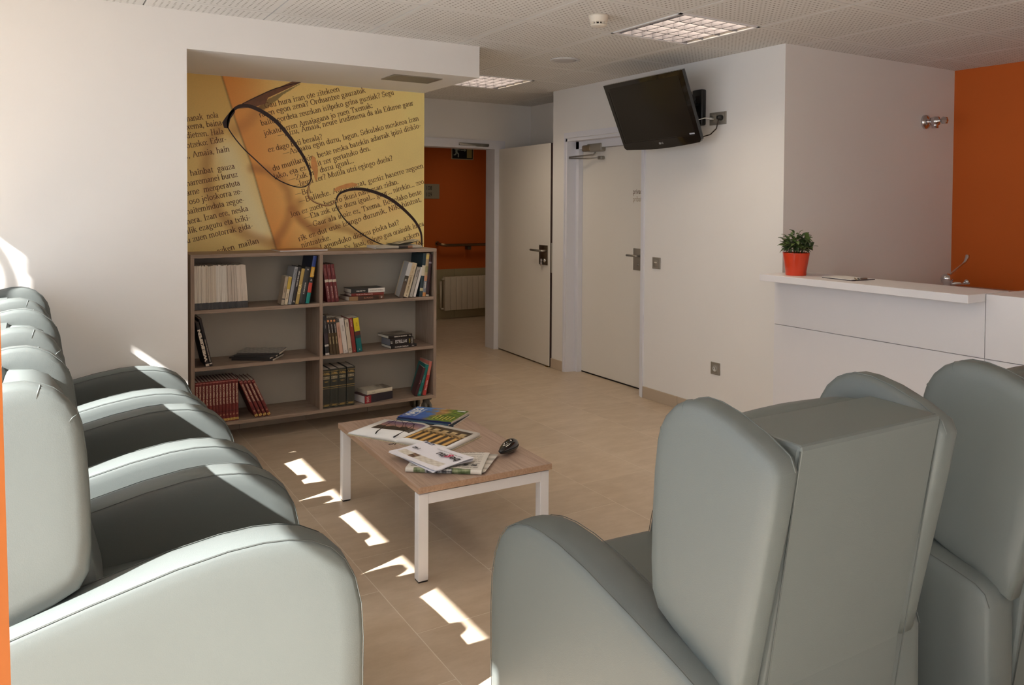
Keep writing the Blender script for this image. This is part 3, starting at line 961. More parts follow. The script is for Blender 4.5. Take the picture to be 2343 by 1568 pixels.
# lever tap behind the counter
tp = thing('lever_tap', 'chrome tap with long elbow lever behind the counter', 'tap', (5.22, 3.1, 0.9))
MB().lathe([(0, 0), (0.026, 0), (0.024, 0.03), (0.022, 0.06), (0.034, 0.075), (0.04, 0.095), (0.034, 0.118), (0.018, 0.13), (0, 0.132)], 24).build('body', M_chrome, tp)
MB().tube([(0.015, -0.005, 0.12), (0.03, -0.01, 0.13), (0.17, -0.01, 0.19), (0.20, -0.01, 0.205), (0.225, -0.01, 0.235), (0.228, -0.01, 0.252)], 0.007, 8, rr=[0.008, 0.006, 0.007, 0.010, 0.014, 0.013]).build('lever', M_chrome, tp)
MB().tube([(0.01, 0, 0.06), (0.05, -0.04, 0.068), (0.09, -0.08, 0.07)], 0.010, 10).lathe([(0, -0.012), (0.016, -0.012), (0.018, 0.008), (0.01, 0.018), (0, 0.02)], 16, Matrix.Translation((0.095, -0.084, 0.075))).build('spout', M_chrome, tp)
# chrome wall fitting
wf = thing('wall_fitting', 'small chrome wall fitting with knob on the white wall near the orange one', 'wall hook', (5.45, 3.42, 2.09))
RX = Matrix.Rotation(math.pi / 2, 4, 'X')
MB().lathe([(0, 0), (0.052, 0), (0.05, 0.014), (0.028, 0.024), (0.014, 0.03), (0.014, 0.05)], 28, RX).build('rose', M_chrome, wf)
MB().lathe([(0.016, 0.045), (0.03, 0.05), (0.034, 0.075), (0.03, 0.1), (0.012, 0.108), (0.012, 0.125)], 28, RX).lathe([(0, 0), (0.022, 0), (0.022, 0.045), (0, 0.047)], 20, Matrix.Translation((0, -0.075, -0.05))).build('valve_body', M_chrome, wf)
MB().lathe([(0.012, 0.12), (0.022, 0.125), (0.03, 0.14), (0.026, 0.158), (0.012, 0.166), (0, 0.167)], 6, RX, smooth=False).build('knob', M_chrome, wf)

# potted plant on the counter
pp = thing('potted_plant', 'small leafy plant in an orange-red pot on the counter top', 'potted plant', (3.885, 3.245, 1.065))
M_pot = mat('red_pot_glaze', (214, 62, 26), 0.28, var=0.03, coat=0.2)
MB().lathe([(0, 0), (0.058, 0), (0.06, 0.004), (0.061, 0.028), (0.062, 0.031), (0.078, 0.132), (0.0785, 0.136), (0.074, 0.136), (0.07, 0.12), (0, 0.118)], 40).build('pot', M_pot, pp)
M_leaf = mat('leaf_green', (92, 112, 58), 0.4, var=0.2, scale=30, rnd=0.25)
M_leaf2 = mat('leaf_dark_green', (62, 80, 44), 0.4, var=0.2, scale=30, rnd=0.25)
rl = random.Random(3)
leafm = []
for mm in (M_leaf, M_leaf2):
    vs, fs = [], []
    nl = 6
    for i in range(nl + 1):
        t = i / nl
        wd = 0.0115 * math.sin(math.pi * min(0.98, t * 0.9 + 0.08)) ** 0.8
        zc = 0.006 * math.sin(math.pi * t) - 0.010 * t * t
        vs += [(-wd, 0.052 * t, zc + 0.0025), (0, 0.052 * t, zc), (wd, 0.052 * t, zc + 0.0025)]
    for i in range(nl):
        for k in range(2):
            fs.append((i * 3 + k, i * 3 + k + 1, i * 3 + k + 4, i * 3 + k + 3))
    n3 = len(vs)
    vs += [(a, b, c - 0.0008) for a, b, c in vs]
    fs += [tuple(q + n3 for q in f[::-1]) for f in fs]
    o = MB().add(vs, fs, True).build('leaf', mm, None, recalc=False)
    leafm.append(o.data)
    bpy.data.objects.remove(o)
st = MB()
tips = []
for k in range(34):
    a = rl.uniform(0, 2 * math.pi)
    q = math.sqrt(rl.random())
    bx, by = 0.05 * q * math.cos(a), 0.05 * q * math.sin(a)
    rr_ = q * 0.088
    hz = 0.185 + 0.075 * math.sqrt(max(0, 1 - q * q)) * rl.uniform(0.6, 1.0) - 0.02 * q
    tip = Vector((rr_ * math.cos(a), rr_ * math.sin(a), hz))
    mid = (Vector((bx, by, 0.118)) + tip) / 2 + Vector((0, 0, 0.012))
    st.tube([(bx, by, 0.117), tuple(mid), tuple(tip)], 0.0014, 5)
    tips.append((Vector((bx, by, 0.118)), mid, tip))
st.build('stems', M_leaf2, pp)
cnt = 0
for (b0, mid, tip) in tips:
    for lv in range(6):
        t = 0.35 + 0.65 * lv / 5
        p = mid.lerp(tip, (t - 0.35) / 0.65) if t > 0.5 else b0.lerp(mid, 0.6 + t * 0.6)
        out_a = math.atan2(p.y, p.x) + rl.uniform(-1.5, 1.5)
        el = rl.uniform(-0.5, 0.55) if lv < 5 else rl.uniform(0.4, 1.2)
        o = bpy.data.objects.new('leaf', leafm[rl.random() < 0.45])
        COL.objects.link(o)
        o.parent = pp
        Mx = Matrix.Translation(p) @ Matrix.Rotation(out_a - math.pi / 2, 4, 'Z') @ Matrix.Rotation(el, 4, 'X') @ Matrix.Rotation(rl.uniform(-0.6, 0.6), 4, 'Y') @ Matrix.Scale(rl.uniform(0.65, 1.0), 4)
        o.matrix_local = Mx
        cnt += 1
# clipboard with pen
cp = thing('clipboard', 'thin black clipboard with white paper and pen lying on the counter', 'clipboard', (3.965, 2.94, 1.065), math.radians(-6))
MB().box(-0.09, 0.09, -0.11, 0.11, 0, 0.004).build('board', mat('board_dark', (40, 30, 44), 0.4), cp)
MB().box(-0.088, 0.084, -0.1, 0.108, 0.0041, 0.0062).build('paper', mat('sheet_white', (232, 230, 226), 0.7), cp)
MB().rbox(-0.03, 0.03, -0.112, -0.09, 0.004, 0.014, 0.003, 2).build('clip', M_steel, cp)
MB().tube([(-0.07, -0.125, 0.009), (-0.04, -0.085, 0.012)], 0.004, 8).build('pen', mat('pen_brown', (150, 130, 100), 0.3), cp)
# ------------------------------------------------------------------ wing armchairs (local +y is the front)
def armchair(label, loc, rz):
    root = thing('wing_armchair', label, 'armchair', loc, rz, 'grey wing armchairs')
    arm = [(-0.462, 0.075), (0.394, 0.075), (0.400, 0.2), (0.402, 0.33), (0.397, 0.42), (0.380, 0.495), (0.352, 0.55), (0.315, 0.59), (0.265, 0.618), (0.205, 0.634), (0.142, 0.640), (0.06, 0.637),
           (-0.058, 0.620), (-0.239, 0.580), (-0.383, 0.545), (-0.43, 0.532), (-0.455, 0.515), (-0.466, 0.485), (-0.468, 0.3)]
    for s in (-1, 1):
        cx = s * 0.29
        T = Matrix.Translation((cx, 0, 0))
        sl = [(-0.0655, 0.012, 0.7), (-0.065, 0.012, 0.4), (-0.0635, 0.012, 0.15), (-0.061, 0.012), (-0.0572, 0.004), (-0.052, 0.0), (-0.03, -0.005), (0, -0.007), (0.03, -0.005), (0.052, 0.0), (0.0572, 0.004), (0.061, 0.012), (0.0635, 0.012, 0.15), (0.065, 0.012, 0.4), (0.0655, 0.012, 0.7)]
        a = MB().loft(arm, sl, M=T).build('armrest', M_leather, root)
        pip = MB()
        edge = arm[1:18]
        for q in (-1, 1):
            pip.tube([(cx + q * 0.0578, y, z) for y, z in edge], 0.0011, 6)
        pip.build('seam', M_seam, a)
    wing = [(-0.485, 0.495), (-0.385, 0.538), (-0.300, 0.572), (-0.252, 0.596), (-0.232, 0.632), (-0.227, 0.70), (-0.229, 0.80), (-0.235, 0.90), (-0.244, 0.970), (-0.253, 1.000), (-0.271, 1.031), (-0.300, 1.058), (-0.326, 1.071), (-0.355, 1.079),
            (-0.395, 1.078), (-0.45, 1.066), (-0.52, 1.040), (-0.572, 1.012), (-0.584, 0.985), (-0.570, 0.90), (-0.537, 0.74), (-0.500, 0.56)]
    for s in (-1, 1):
        T = Matrix.Translation((s * 0.264, 0, 0))
        sl = [(-0.0385, 0.012, 0.7), (-0.038, 0.012, 0.4), (-0.0365, 0.012, 0.15), (-0.0335, 0.012), (-0.028, 0.004), (-0.018, 0.0), (0.018, 0.0), (0.028, 0.004), (0.0335, 0.012), (0.0365, 0.012, 0.15), (0.038, 0.012, 0.4), (0.0385, 0.012, 0.7)]
        wg = MB().loft(wing, sl, M=T).build('wing', M_leather, root)
        sm = MB().tube([(s * 0.264 - s * 0.018, y, z) for y, z in wing[4:19]], 0.0018, 6)
        for i_ in (9, 12):      # gathered tucks at the rounded front corner
            a_, b_, c_ = Vector(wing[i_ - 1]), Vector(wing[i_]), Vector(wing[i_ + 1])
            t_ = (c_ - a_).normalized()
            n_ = Vector((-t_.y, t_.x))
            ce_ = Vector((sum(p[0] for p in wing) / len(wing), sum(p[1] for p in wing) / len(wing)))
            pts_ = []
            for (x_, ins_, sh_) in ((0.0, 0.0, 0), (0.016, 0.0, 0), (0.027, 0.004, 0), (0.0333, 0.012, 0), (0.0348, 0.012, 0.06)):
                q_ = b_ + n_ * ins_
                q_ = q_ + (ce_ - q_) * sh_
                pts_.append((s * (0.264 + x_), q_.x, q_.y))
            sm.tube(pts_, 0.002, 6, rr=[0.0008, 0.0016, 0.0018, 0.0014, 0.0003])
        sm.build('seam', M_leather, wg)
    back = [(-0.448, 0.10), (-0.30, 0.10), (-0.335, 0.60), (-0.375, 0.95), (-0.392, 1.005), (-0.41, 1.036), (-0.574, 1.031), (-0.579, 1.028), (-0.580, 1.020), (-0.54, 0.78), (-0.49, 0.5)]
    b = MB().loft(back, [(-0.2275, 0.01), (-0.2255, 0.002), (-0.222, 0), (0.222, 0), (0.2255, 0.002), (0.2275, 0.01)], smooth=False).build('backrest', M_leather, root)
    MB().tube([(-0.222, -0.575, 1.028), (0.222, -0.575, 1.028)], 0.002, 6).tube([(-0.226, -0.578, 1.02), (-0.226, -0.45, 0.15)], 0.0018, 6).tube([(0.226, -0.578, 1.02), (0.226, -0.45, 0.15)], 0.0018, 6).build('seam', M_seam, b)
    cush = [(-0.36, 0.42), (-0.215, 0.42), (-0.192, 0.45), (-0.20, 0.55), (-0.235, 0.70), (-0.255, 0.82), (-0.262, 0.90), (-0.276, 0.965), (-0.302, 1.004), (-0.34, 1.022), (-0.395, 1.026)]
    MB().loft(cush, [(-0.2295, 0.012), (-0.227, 0.006), (-0.215, 0.001), (-0.17, -0.004), (-0.08, -0.008), (0, -0.010), (0.08, -0.008), (0.17, -0.004), (0.215, 0.001), (0.227, 0.006), (0.2295, 0.012)]).build('back_cushion', M_leather, root)
    seat = [(-0.32, 0.30), (0.375, 0.30), (0.388, 0.315), (0.394, 0.36), (0.392, 0.415), (0.378, 0.438), (0.35, 0.446), (0.2, 0.445), (-0.1, 0.432), (-0.32, 0.425)]
    MB().loft(seat, [(-0.228, 0.02), (-0.224, 0.006), (-0.21, 0.0), (-0.1, -0.004), (0, -0.006), (0.1, -0.004), (0.21, 0), (0.224, 0.006), (0.228, 0.02)]).build('seat', M_leather, root)
    MB().rbox(-0.228, 0.228, -0.30, 0.372, 0.075, 0.298, 0.01, 2).build('apron', M_leather, root)
    for sx in (-1, 1):
        for yy in (-0.4, 0.33):
            MB().lathe([(0, 0), (0.02, 0), (0.022, 0.01), (0.022, 0.076), (0, 0.076)], 14, Matrix.Translation((sx * 0.29, yy, 0))).build('foot', M_black, root)
    return root

LX = 0.335
c1 = armchair('grey leather wing armchair nearest the viewer in the sunlit left row', (LX, 2.37, 0), -math.pi / 2)
dup(c1, (LX - 0.01, 3.28, 0), -math.pi / 2, 'grey leather wing armchair in the middle of the sunlit left row')
dup(c1, (LX - 0.03, 4.185, 0), -math.pi / 2, 'grey leather wing armchair against the white wall, farthest of the left row')
dup(c1, (1.452, 1.585, 0), 0.0, 'grey leather wing armchair seen from behind in the right foreground')
dup(c1, (2.36, 1.535, 0), 0.0, 'grey leather wing armchair cut by the right edge of the picture')

# ------------------------------------------------------------------ coffee table
tb = thing('coffee_table', 'low coffee table with oak top and white steel legs', 'coffee table', (1.573, 3.356, 0), math.radians(-1.6))
hx, hy, tz = 0.303, 0.525, 0.382
o = MB().rbox(-hx, hx, -hy, hy, tz - 0.025, tz, 0.001, 1, smooth=False).build('top', M_table, tb)
MB().box(-hx - 0.0006, hx + 0.0006, -hy - 0.0006, -hy + 0.001, tz - 0.0248, tz - 0.0012).box(-hx - 0.0006, -hx + 0.001, -hy, hy, tz - 0.0248, tz - 0.0012).box(hx - 0.001, hx + 0.0006, -hy, hy, tz - 0.0248, tz - 0.0012).box(-hx, hx, hy - 0.001, hy + 0.0006, tz - 0.0248, tz - 0.0012).build('edge_band', M_table_edge, o)
M_leg = mat('white_powder_coat', (238, 236, 236), 0.4, var=0.005)
lw = 0.042
for sx in (-1, 1):
    for sy in (-1, 1):
        x0, x1 = sorted((sx * (hx - 0.006), sx * (hx - 0.006 - lw)))
        y0, y1 = sorted((sy * (hy - 0.012), sy * (hy - 0.012 - lw)))
        lg = MB().rbox(x0, x1, y0, y1, 0.006, tz - 0.032, 0.002, 1, smooth=False).build('leg', M_leg, tb)
        MB().box(x0 + 0.002, x1 - 0.002, y0 + 0.002, y1 - 0.002, 0, 0.006).build('foot_pad', M_black, lg)
for sy in (-1, 1):
    y0, y1 = sorted((sy * (hy - 0.012), sy * (hy - 0.012 - lw)))
    MB().box(-hx + 0.006 + lw, hx - 0.006 - lw, y0, y1, tz - 0.032 - lw, tz - 0.032).build('rail', M_leg, tb)
MB().box(-0.02, 0.02, -hy + 0.054, hy - 0.054, tz - 0.06, tz - 0.034).build('crossbar', M_leg, tb)
MB().box(-0.25, 0.25, -hy + 0.03, hy - 0.03, tz - 0.032, tz - 0.025).build('spacer', M_black, tb)
TZ = tz

# ------------------------------------------------------------------ things on the coffee table
def fbm(u, v, seed, f=6.0):
    rs_ = np.random.RandomState(seed)
    out = np.zeros_like(u)
    for k in range(5):
        a, b, c, d = rs_.uniform(-1, 1, 4)
        fr = f * 1.7 ** k
        out += np.sin(fr * (a * u + b * v) * 3 + c * 6) * np.cos(fr * (b * u - a * v) * 3 + d * 6) / 1.6 ** k
    return out
def mixc(c0, c1, t):
    t = np.clip(t, 0, 1)[..., None]
    return np.array(c0, float) * (1 - t) + np.array(c1, float) * t
M_print = vcol('printed_paper', 0.4, 0.15)
M_print_matt = vcol('newsprint', 0.8)
M_sheet = mat('sheet_white', (232, 230, 226), 0.7)

def rect_thing(name, label, cat, p0, p1, p2, p3, z):
    """magazine lying flat: bottom-left, top-left, top-right, bottom-right corners as printed"""
    c = (Vector(p0) + Vector(p2)) / 2
    xd = (Vector(p3) - Vector(p0)).normalized()
    a = math.atan2(xd.y, xd.x)
    r = thing(name, label, cat, (c.x, c.y, z), a)
    return r
# travel magazines, spine towards the viewer: two lying under the top one
vr = thing('magazine', 'glossy travel magazine with blue and green cover on top of the pile', 'magazine', (1.727, 3.717, TZ + 0.016), math.radians(-51.5))
# local x: along the spine from the blue title end to the green end; y away from the spine
def viajes(u, v):
    n = fbm(u, v, 5)
    c = mixc((38, 78, 160), (78, 138, 206), v * 0.9 + 0.15 * n)
    land = np.clip((u - 0.42 - 0.1 * n + 0.10 * (v - 0.5)) * 7, 0, 1)
    c = c * (1 - land[..., None]) + mixc((150, 112, 66), (206, 164, 104), 0.5 + 0.6 * n) * land[..., None]
    gr = np.clip((u - 0.56 + 0.08 * np.sin(v * 7) - 0.12 * (v - 0.5)) * 8, 0, 1)
    c = c * (1 - gr[..., None]) + mixc((58, 88, 26), (122, 146, 44), 0.5 + 0.7 * fbm(u, v, 9, 11)) * gr[..., None]
    return c
LX_, LY_ = 0.295, 0.215
MB().box(-LX_ / 2, LX_ / 2, -LY_ / 2, LY_ / 2, 0.0005, 0.0075).build('pages', M_paper, vr)
cv = paint_grid('cover', M_print, vr, 60, 40, lambda u, v: np.stack([(u - 0.5) * LX_ * 1.005, (v - 0.5) * LY_ * 1.005, 0.0085 + 0.003 * u * v], -1), viajes)
MB().box(-LX_ / 2 - 0.001, LX_ / 2 + 0.001, -LY_ / 2 - 0.0015, -LY_ / 2, 0, 0.0085).build('spine', mat('magazine_spine', (34, 44, 84), 0.3), vr)
M_wprint = mat('white_print', (238, 238, 236), 0.5)
lettering('title', 'VIAJES', 0.062, M_wprint, vr, frame((-0.112, 0.0, 0.0098), (0, 1, 0), (-1, 0, 0)), 0.95, 0.0015)
lettering('subtitle', 'EXTRAORDINARIOS', 0.018, M_wprint, vr, frame((-0.076, 0.0, 0.0100), (0, 1, 0), (-1, 0, 0)), 0.9)
mb = MB()
for k in range(6):
    x = 0.03 + 0.019 * k
    mb.box(x, x + 0.004, -0.088 + 0.004 * (k % 3), -0.03 + 0.012 * (k % 2), 0.0098, 0.0104)
mb.build('cover_lines', mat('yellow_print', (224, 206, 96), 0.5), vr)
MB().box(0.095, 0.14, 0.078, 0.090, 0.0122, 0.0127).build('banner', M_wprint, vr)
for k, (dx, dy, da, col) in enumerate([(0.006, -0.004, 2.0, (40, 52, 66)), (-0.004, 0.003, -2.5, (70, 96, 116))]):
    r2 = thing('magazine', ('dark blue travel magazine at the bottom of the pile' if k == 0 else 'grey blue travel magazine in the middle of the pile'), 'magazine', (1.727 + dx, 3.717 + dy, TZ + 0.0078 * k), math.radians(-51.5 + da))
    MB().box(-LX_ / 2, LX_ / 2, -LY_ / 2, LY_ / 2, 0.0006, 0.0066).build('pages', M_paper, r2)
    MB().box(-LX_ / 2, LX_ / 2, -LY_ / 2, LY_ / 2, 0.0068, 0.0074).box(-LX_ / 2, LX_ / 2, -LY_ / 2, LY_ / 2, 0.0, 0.0005).box(-LX_ / 2, LX_ / 2, -LY_ / 2 - 0.0012, -LY_ / 2, 0, 0.0074).build('cover', mat('magazine_cover_%d' % k, col, 0.3), r2)

# open picture book, gutter running roughly along +x +y
ob = thing('open_book', 'open picture book with photographs of columns and a dusk skyline', 'book', (1.520, 3.493, TZ), math.radians(-60))
BW, BD = 0.283, 0.274     # page width each side, page height
def book_half(side):
    n = 24
    xs = [side * BW * (i / n) for i in range(n + 1)]
    pk, eg = (0.030, 0.019) if side > 0 else (0.026, 0.009)
    zs = [0.009 + (1 - math.exp(-14 * i / n)) * (pk * (1 - i / n) + eg * i / n - 0.009) for i in range(n + 1)]
    vs, fs = [], []
    for x, z in zip(xs, zs):
        vs += [(x, -BD / 2, 0.0035), (x, BD / 2, 0.0035), (x, BD / 2, z), (x, -BD / 2, z)]
    for i in range(n):
        for k in range(4):
            fs.append((i * 4 + k, i * 4 + (k + 1) % 4, (i + 1) * 4 + (k + 1) % 4, (i + 1) * 4 + k))
    fs.append((0, 1, 2, 3))
    fs.append((4 * n, 4 * n + 1, 4 * n + 2, 4 * n + 3))
    MB().add(vs, fs, True).build('page_block', M_sheet, ob)
    return xs, zs
xsL, zsL = book_half(-1)
xsR, zsR = book_half(1)
MB().box(-BW - 0.006, BW + 0.006, -BD / 2 - 0.004, BD / 2 + 0.004, 0, 0.003).build('cover_boards', mat('book_board_cream', (190, 176, 150), 0.6), ob)
MB().tube([(-0.004, -BD / 2 - 0.004, 0.002), (-0.004, -BD / 2 - 0.02, 0.001), (-0.018, -BD / 2 - 0.03, 0.001)], 0.0015, 5).tube([(0.004, -BD / 2 - 0.004, 0.002), (0.01, -BD / 2 - 0.022, 0.001)], 0.0015, 5).build('ribbon', M_ink, ob)
def on_page(side, x0, x1, y0, y1):
    xa = np.array(xsL if side < 0 else xsR)
    za = np.array(zsL if side < 0 else zsR)
    o_ = np.argsort(xa)
    def pos(u, v):
        x = x0 + (x1 - x0) * u
        z = np.interp(x.ravel(), xa[o_], za[o_]).reshape(x.shape) + 0.0006
        return np.stack([x, y0 + (y1 - y0) * v, z], -1)
    return pos
def skyline(u, v):
    n = fbm(u, v, 21, 9)
    c = mixc((176, 130, 112), (92, 72, 112), (v - 0.45) * 2)
    c = np.where((v < 0.42 + 0.05 * np.sin(u * 20) + 0.04 * n)[..., None], mixc((30, 24, 20), (74, 56, 40), 0.5 + 0.6 * n), c)
    return c
def columns(u, v):
    n = fbm(u, v, 33, 8)
    c = mixc((46, 34, 18), (88, 66, 34), 0.5 + 0.5 * n)
    ph = (u * 6.0) % 1.0
    shaft = (v < 0.52) & (ph > 0.2) & (ph < 0.78)
    sh = np.sin((ph - 0.2) / 0.58 * np.pi)
    c = np.where(shaft[..., None], mixc((150, 108, 48), (226, 182, 104), sh), c)
    cap_ = (v >= 0.52) & (v < 0.64) & (ph > 0.1) & (ph < 0.9)
    c = np.where(cap_[..., None], mixc((70, 50, 20), (190, 150, 80), 0.5 + 0.8 * fbm(u, v, 40, 22)), c)
    c = np.where(((v >= 0.64) & (v < 0.72))[..., None], mixc((150, 124, 84), (186, 160, 116), 0.5 + 0.5 * n), c)
    blk = (v >= 0.72) & (v < 0.86) & (((u * 5.0 + 0.3) % 1.0) > 0.4)
    c = np.where(blk[..., None], mixc((176, 152, 104), (216, 196, 150), 0.5 + 0.5 * n), c)
    return c
paint_grid('photograph', M_print, ob, 60, 40, on_page(-1, -BW + 0.045, -0.012, -0.025, BD / 2 - 0.022), skyline)
paint_grid('photograph', M_print, ob, 110, 90, on_page(1, 0.022, BW - 0.018, -BD / 2 + 0.02, BD / 2 - 0.03), columns)

# wire-rimmed spectacles lying on the open book
sg = thing('eyeglasses', 'thin wire-rimmed eyeglasses lying on the open book', 'eyeglasses', (1.5, 3.56, TZ + 0.027), math.radians(-63))
M_wire = mat('dark_wire', (40, 30, 26), 0.3, metal=0.6)
for s in (-1, 1):
    MB().tube([(s * 0.033 + 0.025 * math.cos(a), 0.0 + 0.004 * math.sin(a), 0.012 + 0.019 * math.sin(a)) for a in [2 * math.pi * k / 24 for k in range(24)]], 0.0009, 6, closed=True).build('rim', M_wire, sg)
    MB().tube([(s * 0.058, 0, 0.022), (s * 0.064, 0.0, 0.022), (s * 0.066, -0.05, 0.016), (s * 0.062, -0.10, 0.006)], 0.0011, 6).build('temple', M_wire, sg)
    MB().tube([(s * 0.062, -0.10, 0.006), (s * 0.060, -0.125, 0.001), (s * 0.054, -0.142, -0.004)], 0.0032, 8, rr=[0.002, 0.0034, 0.003]).build('ear_tip', M_gloss, sg)
MB().tube([(-0.009, 0, 0.016), (0, 0.002, 0.022), (0.009, 0, 0.016)], 0.0009, 6).build('bridge', M_wire, sg)

# newsletter sheets with the title upside down for the viewer
nl = thing('newsletter', 'stack of white newsletter sheets lying upside down on the coffee table', 'newsletter', (1.424, 3.092, TZ + 0.0225), math.radians(-77))
NX, NY = 0.33, 0.20
for k in range(5):
    a = math.radians((-4, 2.5, -1.5, 1.0, 0)[k])
    def bent(u, v, k=k):
        x, y = (u - 0.5) * NX, (v - 0.5) * NY
        z = 0.0024 * k + 0.008 * (u - 0.5) ** 2 * 2 + 0.003 * np.sin(v * 3 + k)
        z = z - 0.010 * np.clip(0.35 - v, 0, 1) * np.clip(u - 0.5, 0, 1) * 3
        return np.stack([x * math.cos(a) - y * math.sin(a), x * math.sin(a) + y * math.cos(a), z], -1)
    def ink(u, v, k=k):
        c = np.ones(u.shape + (3,)) * np.array((234, 232, 238), float)
        if k == 4:
            box = (u > 0.06) & (u < 0.9) & (v < 0.36) & (v > 0.04)
            c = np.where(box[..., None], mixc((196, 186, 172), (226, 220, 208), 0.5 + 0.5 * fbm(u, v, 50, 30)), c)
            ph = (u > 0.26) & (u < 0.40) & (v > 0.12) & (v < 0.36)
            c = np.where(ph[..., None], mixc((60, 40, 30), (150, 120, 90), 0.5 + 0.6 * fbm(u, v, 51, 14)), c)
            ln = (v > 0.80) & (v < 0.815)
            c = np.where(ln[..., None], np.array((226, 170, 180), float), c)
            dk = (u > 0.02) & (u < 0.22) & (v > 0.9)
            c = np.where(dk[..., None] & ((fbm(u, v, 52, 20) > -0.3)[..., None]), np.array((70, 74, 96), float), c)
        return c
    paint_grid('sheet', M_print_matt, nl, 48, 40, bent, ink)
M_red = mat('magenta_print', (206, 40, 90), 0.5)
zt = 0.0024 * 4 + 0.0042
UD = Matrix.Rotation(math.pi, 4, 'Z')
def nl_text(s, size, m, x, y, sx=1.0, bold=0.0, z=0.0):
    lettering('lettering', s, size, m, nl, Matrix.Translation((x, y, zt + z)) @ UD, sx, bold)
nl_text('be', 0.056, M_ink, 0.117, 0.030, 1.0, 0.0012, 0.0010)
nl_text('g', 0.056, M_red, 0.072, 0.030, 1.0, 0.0012, 0.0003)
nl_text('itu', 0.056, M_ink, 0.033, 0.030, 1.0, 0.0012)
nl_text('142', 0.030, M_ink, -0.112, 0.010, 1.1, 0.0006, 0.0006)
nl_text('www.fvfederacion.sarea.info.eus', 0.013, M_ink, 0.045, 0.064, 1.0, 0.0, 0.0008)

# folded newspaper half under the newsletter
np_ = thing('newspaper', 'folded newspaper with green photograph under the newsletter', 'newspaper', (1.43, 2.966, TZ), math.radians(-37))
def roll_pos(u, v, lift=0.0):
    x = (u - 0.5) * 0.315
    a = v * 5.2
    yy = np.where(v < 0.5, -0.03 - 0.010 * np.sin(np.pi * v / 0.5), -0.03 + (v - 0.5) * 0.46)
    zz = np.where(v < 0.5, 0.0105 - 0.0100 * np.cos(np.pi * v / 0.5), 0.0205 - (v - 0.5) * 0.006 + 0.002 * np.sin(u * 9 + v * 6))
    return np.stack([x, yy, zz + lift], -1)
def news_ink(u, v):
    c = np.ones(u.shape + (3,)) * np.array((214, 208, 198), float)
    gph = (v < 0.52) & (u > 0.11) & (u < 0.86)
    c = np.where(gph[..., None], mixc((70, 84, 48), (150, 156, 122), 0.5 + 0.6 * fbm(u, v * 0.5, 60, 14)), c)
    wht = (v < 0.5) & (u > 0.26) & (u < 0.62)
    c = np.where(wht[..., None], mixc((60, 60, 66), (206, 206, 206), 0.5 + 0.7 * fbm(u, v * 0.4, 61, 16)), c)
    tx = (v > 0.55) & ((v * 40 % 1.0) < 0.45) & (fbm(u, v, 62, 60) > -0.5) & (u > 0.05) & (u < 0.93)
    c = np.where(tx[..., None], np.array((150, 144, 136), float), c)
    hd = (v > 0.60) & (v < 0.66) & (u > 0.6) & (u < 0.9) & (fbm(u, v, 63, 50) > -0.2)
    c = np.where(hd[..., None], np.array((70, 66, 62), float), c)
    return c
paint_grid('front_page', M_print_matt, np_, 80, 60, roll_pos, news_ink)
for k in range(3):
    paint_grid('inner_page', M_print_matt, np_, 24, 16, lambda u, v, k=k: np.stack([(u - 0.5) * 0.315 + 0.006 * k + 0.012 * k * v, -0.032 + v * (0.225 + 0.006 * k), 0.0022 + 0.0042 * k + 0.0015 * np.sin(u * 7 + k)], -1), lambda u, v: np.where((((v * 26) % 1.0) < 0.4)[..., None] & (u > 0.05)[..., None], np.array((176, 170, 160), float), np.ones(u.shape + (3,)) * np.array((214, 208, 198), float)))

# glossy black spectacle case
sc_ = thing('glasses_case', 'glossy black oval hard case standing on the coffee table', 'glasses case', (1.766, 3.028, TZ), math.radians(33))
def case_half(up):
    vs, fs = [], []
    n, mth = 28, 10
    for i in range(mth + 1):
        ph = (math.pi / 2) * i / mth
        for j in range(n):
            a = 2 * math.pi * j / n
            cx_, cy_ = math.cos(a), math.sin(a)
            tap = 1.0 - 0.38 * (0.5 - 0.5 * cx_)
            rx, ry = 0.078, 0.036 * tap
            hz = (0.034 if up else 0.028) * (1.0 - 0.35 * (0.5 - 0.5 * cx_))
            vs.append((rx * cx_ * math.cos(ph) ** 0.8, ry * cy_ * math.cos(ph) ** 0.7, 0.0296 + 0.012 * 0.5 * (cx_) * 0 + (0.0004 + hz * math.sin(ph)) * (1 if up else -1)))
    for i in range(mth):
        for j in range(n):
            fs.append((i * n + j, i * n + (j + 1) % n, (i + 1) * n + (j + 1) % n, (i + 1) * n + j))
    fs.append(list(range(n)))
    return MB().add(vs, fs, True)
tilt = Matrix.Translation((0, 0, 0.004)) @ Matrix.Rotation(math.radians(0), 4, 'Y')
case_half(True).build('lid', M_gloss, sc_)
case_half(False).build('lower_shell', M_gloss, sc_)
MB().tube([(0.079 * math.cos(a), 0.0365 * (1 - 0.38 * (0.5 - 0.5 * math.cos(a))) * math.sin(a), 0.0296) for a in [2 * math.pi * k / 32 for k in range(32)]], 0.0012, 6, closed=True).build('joint', M_rubber, sc_)
sc_.location.z = TZ - 0.0014
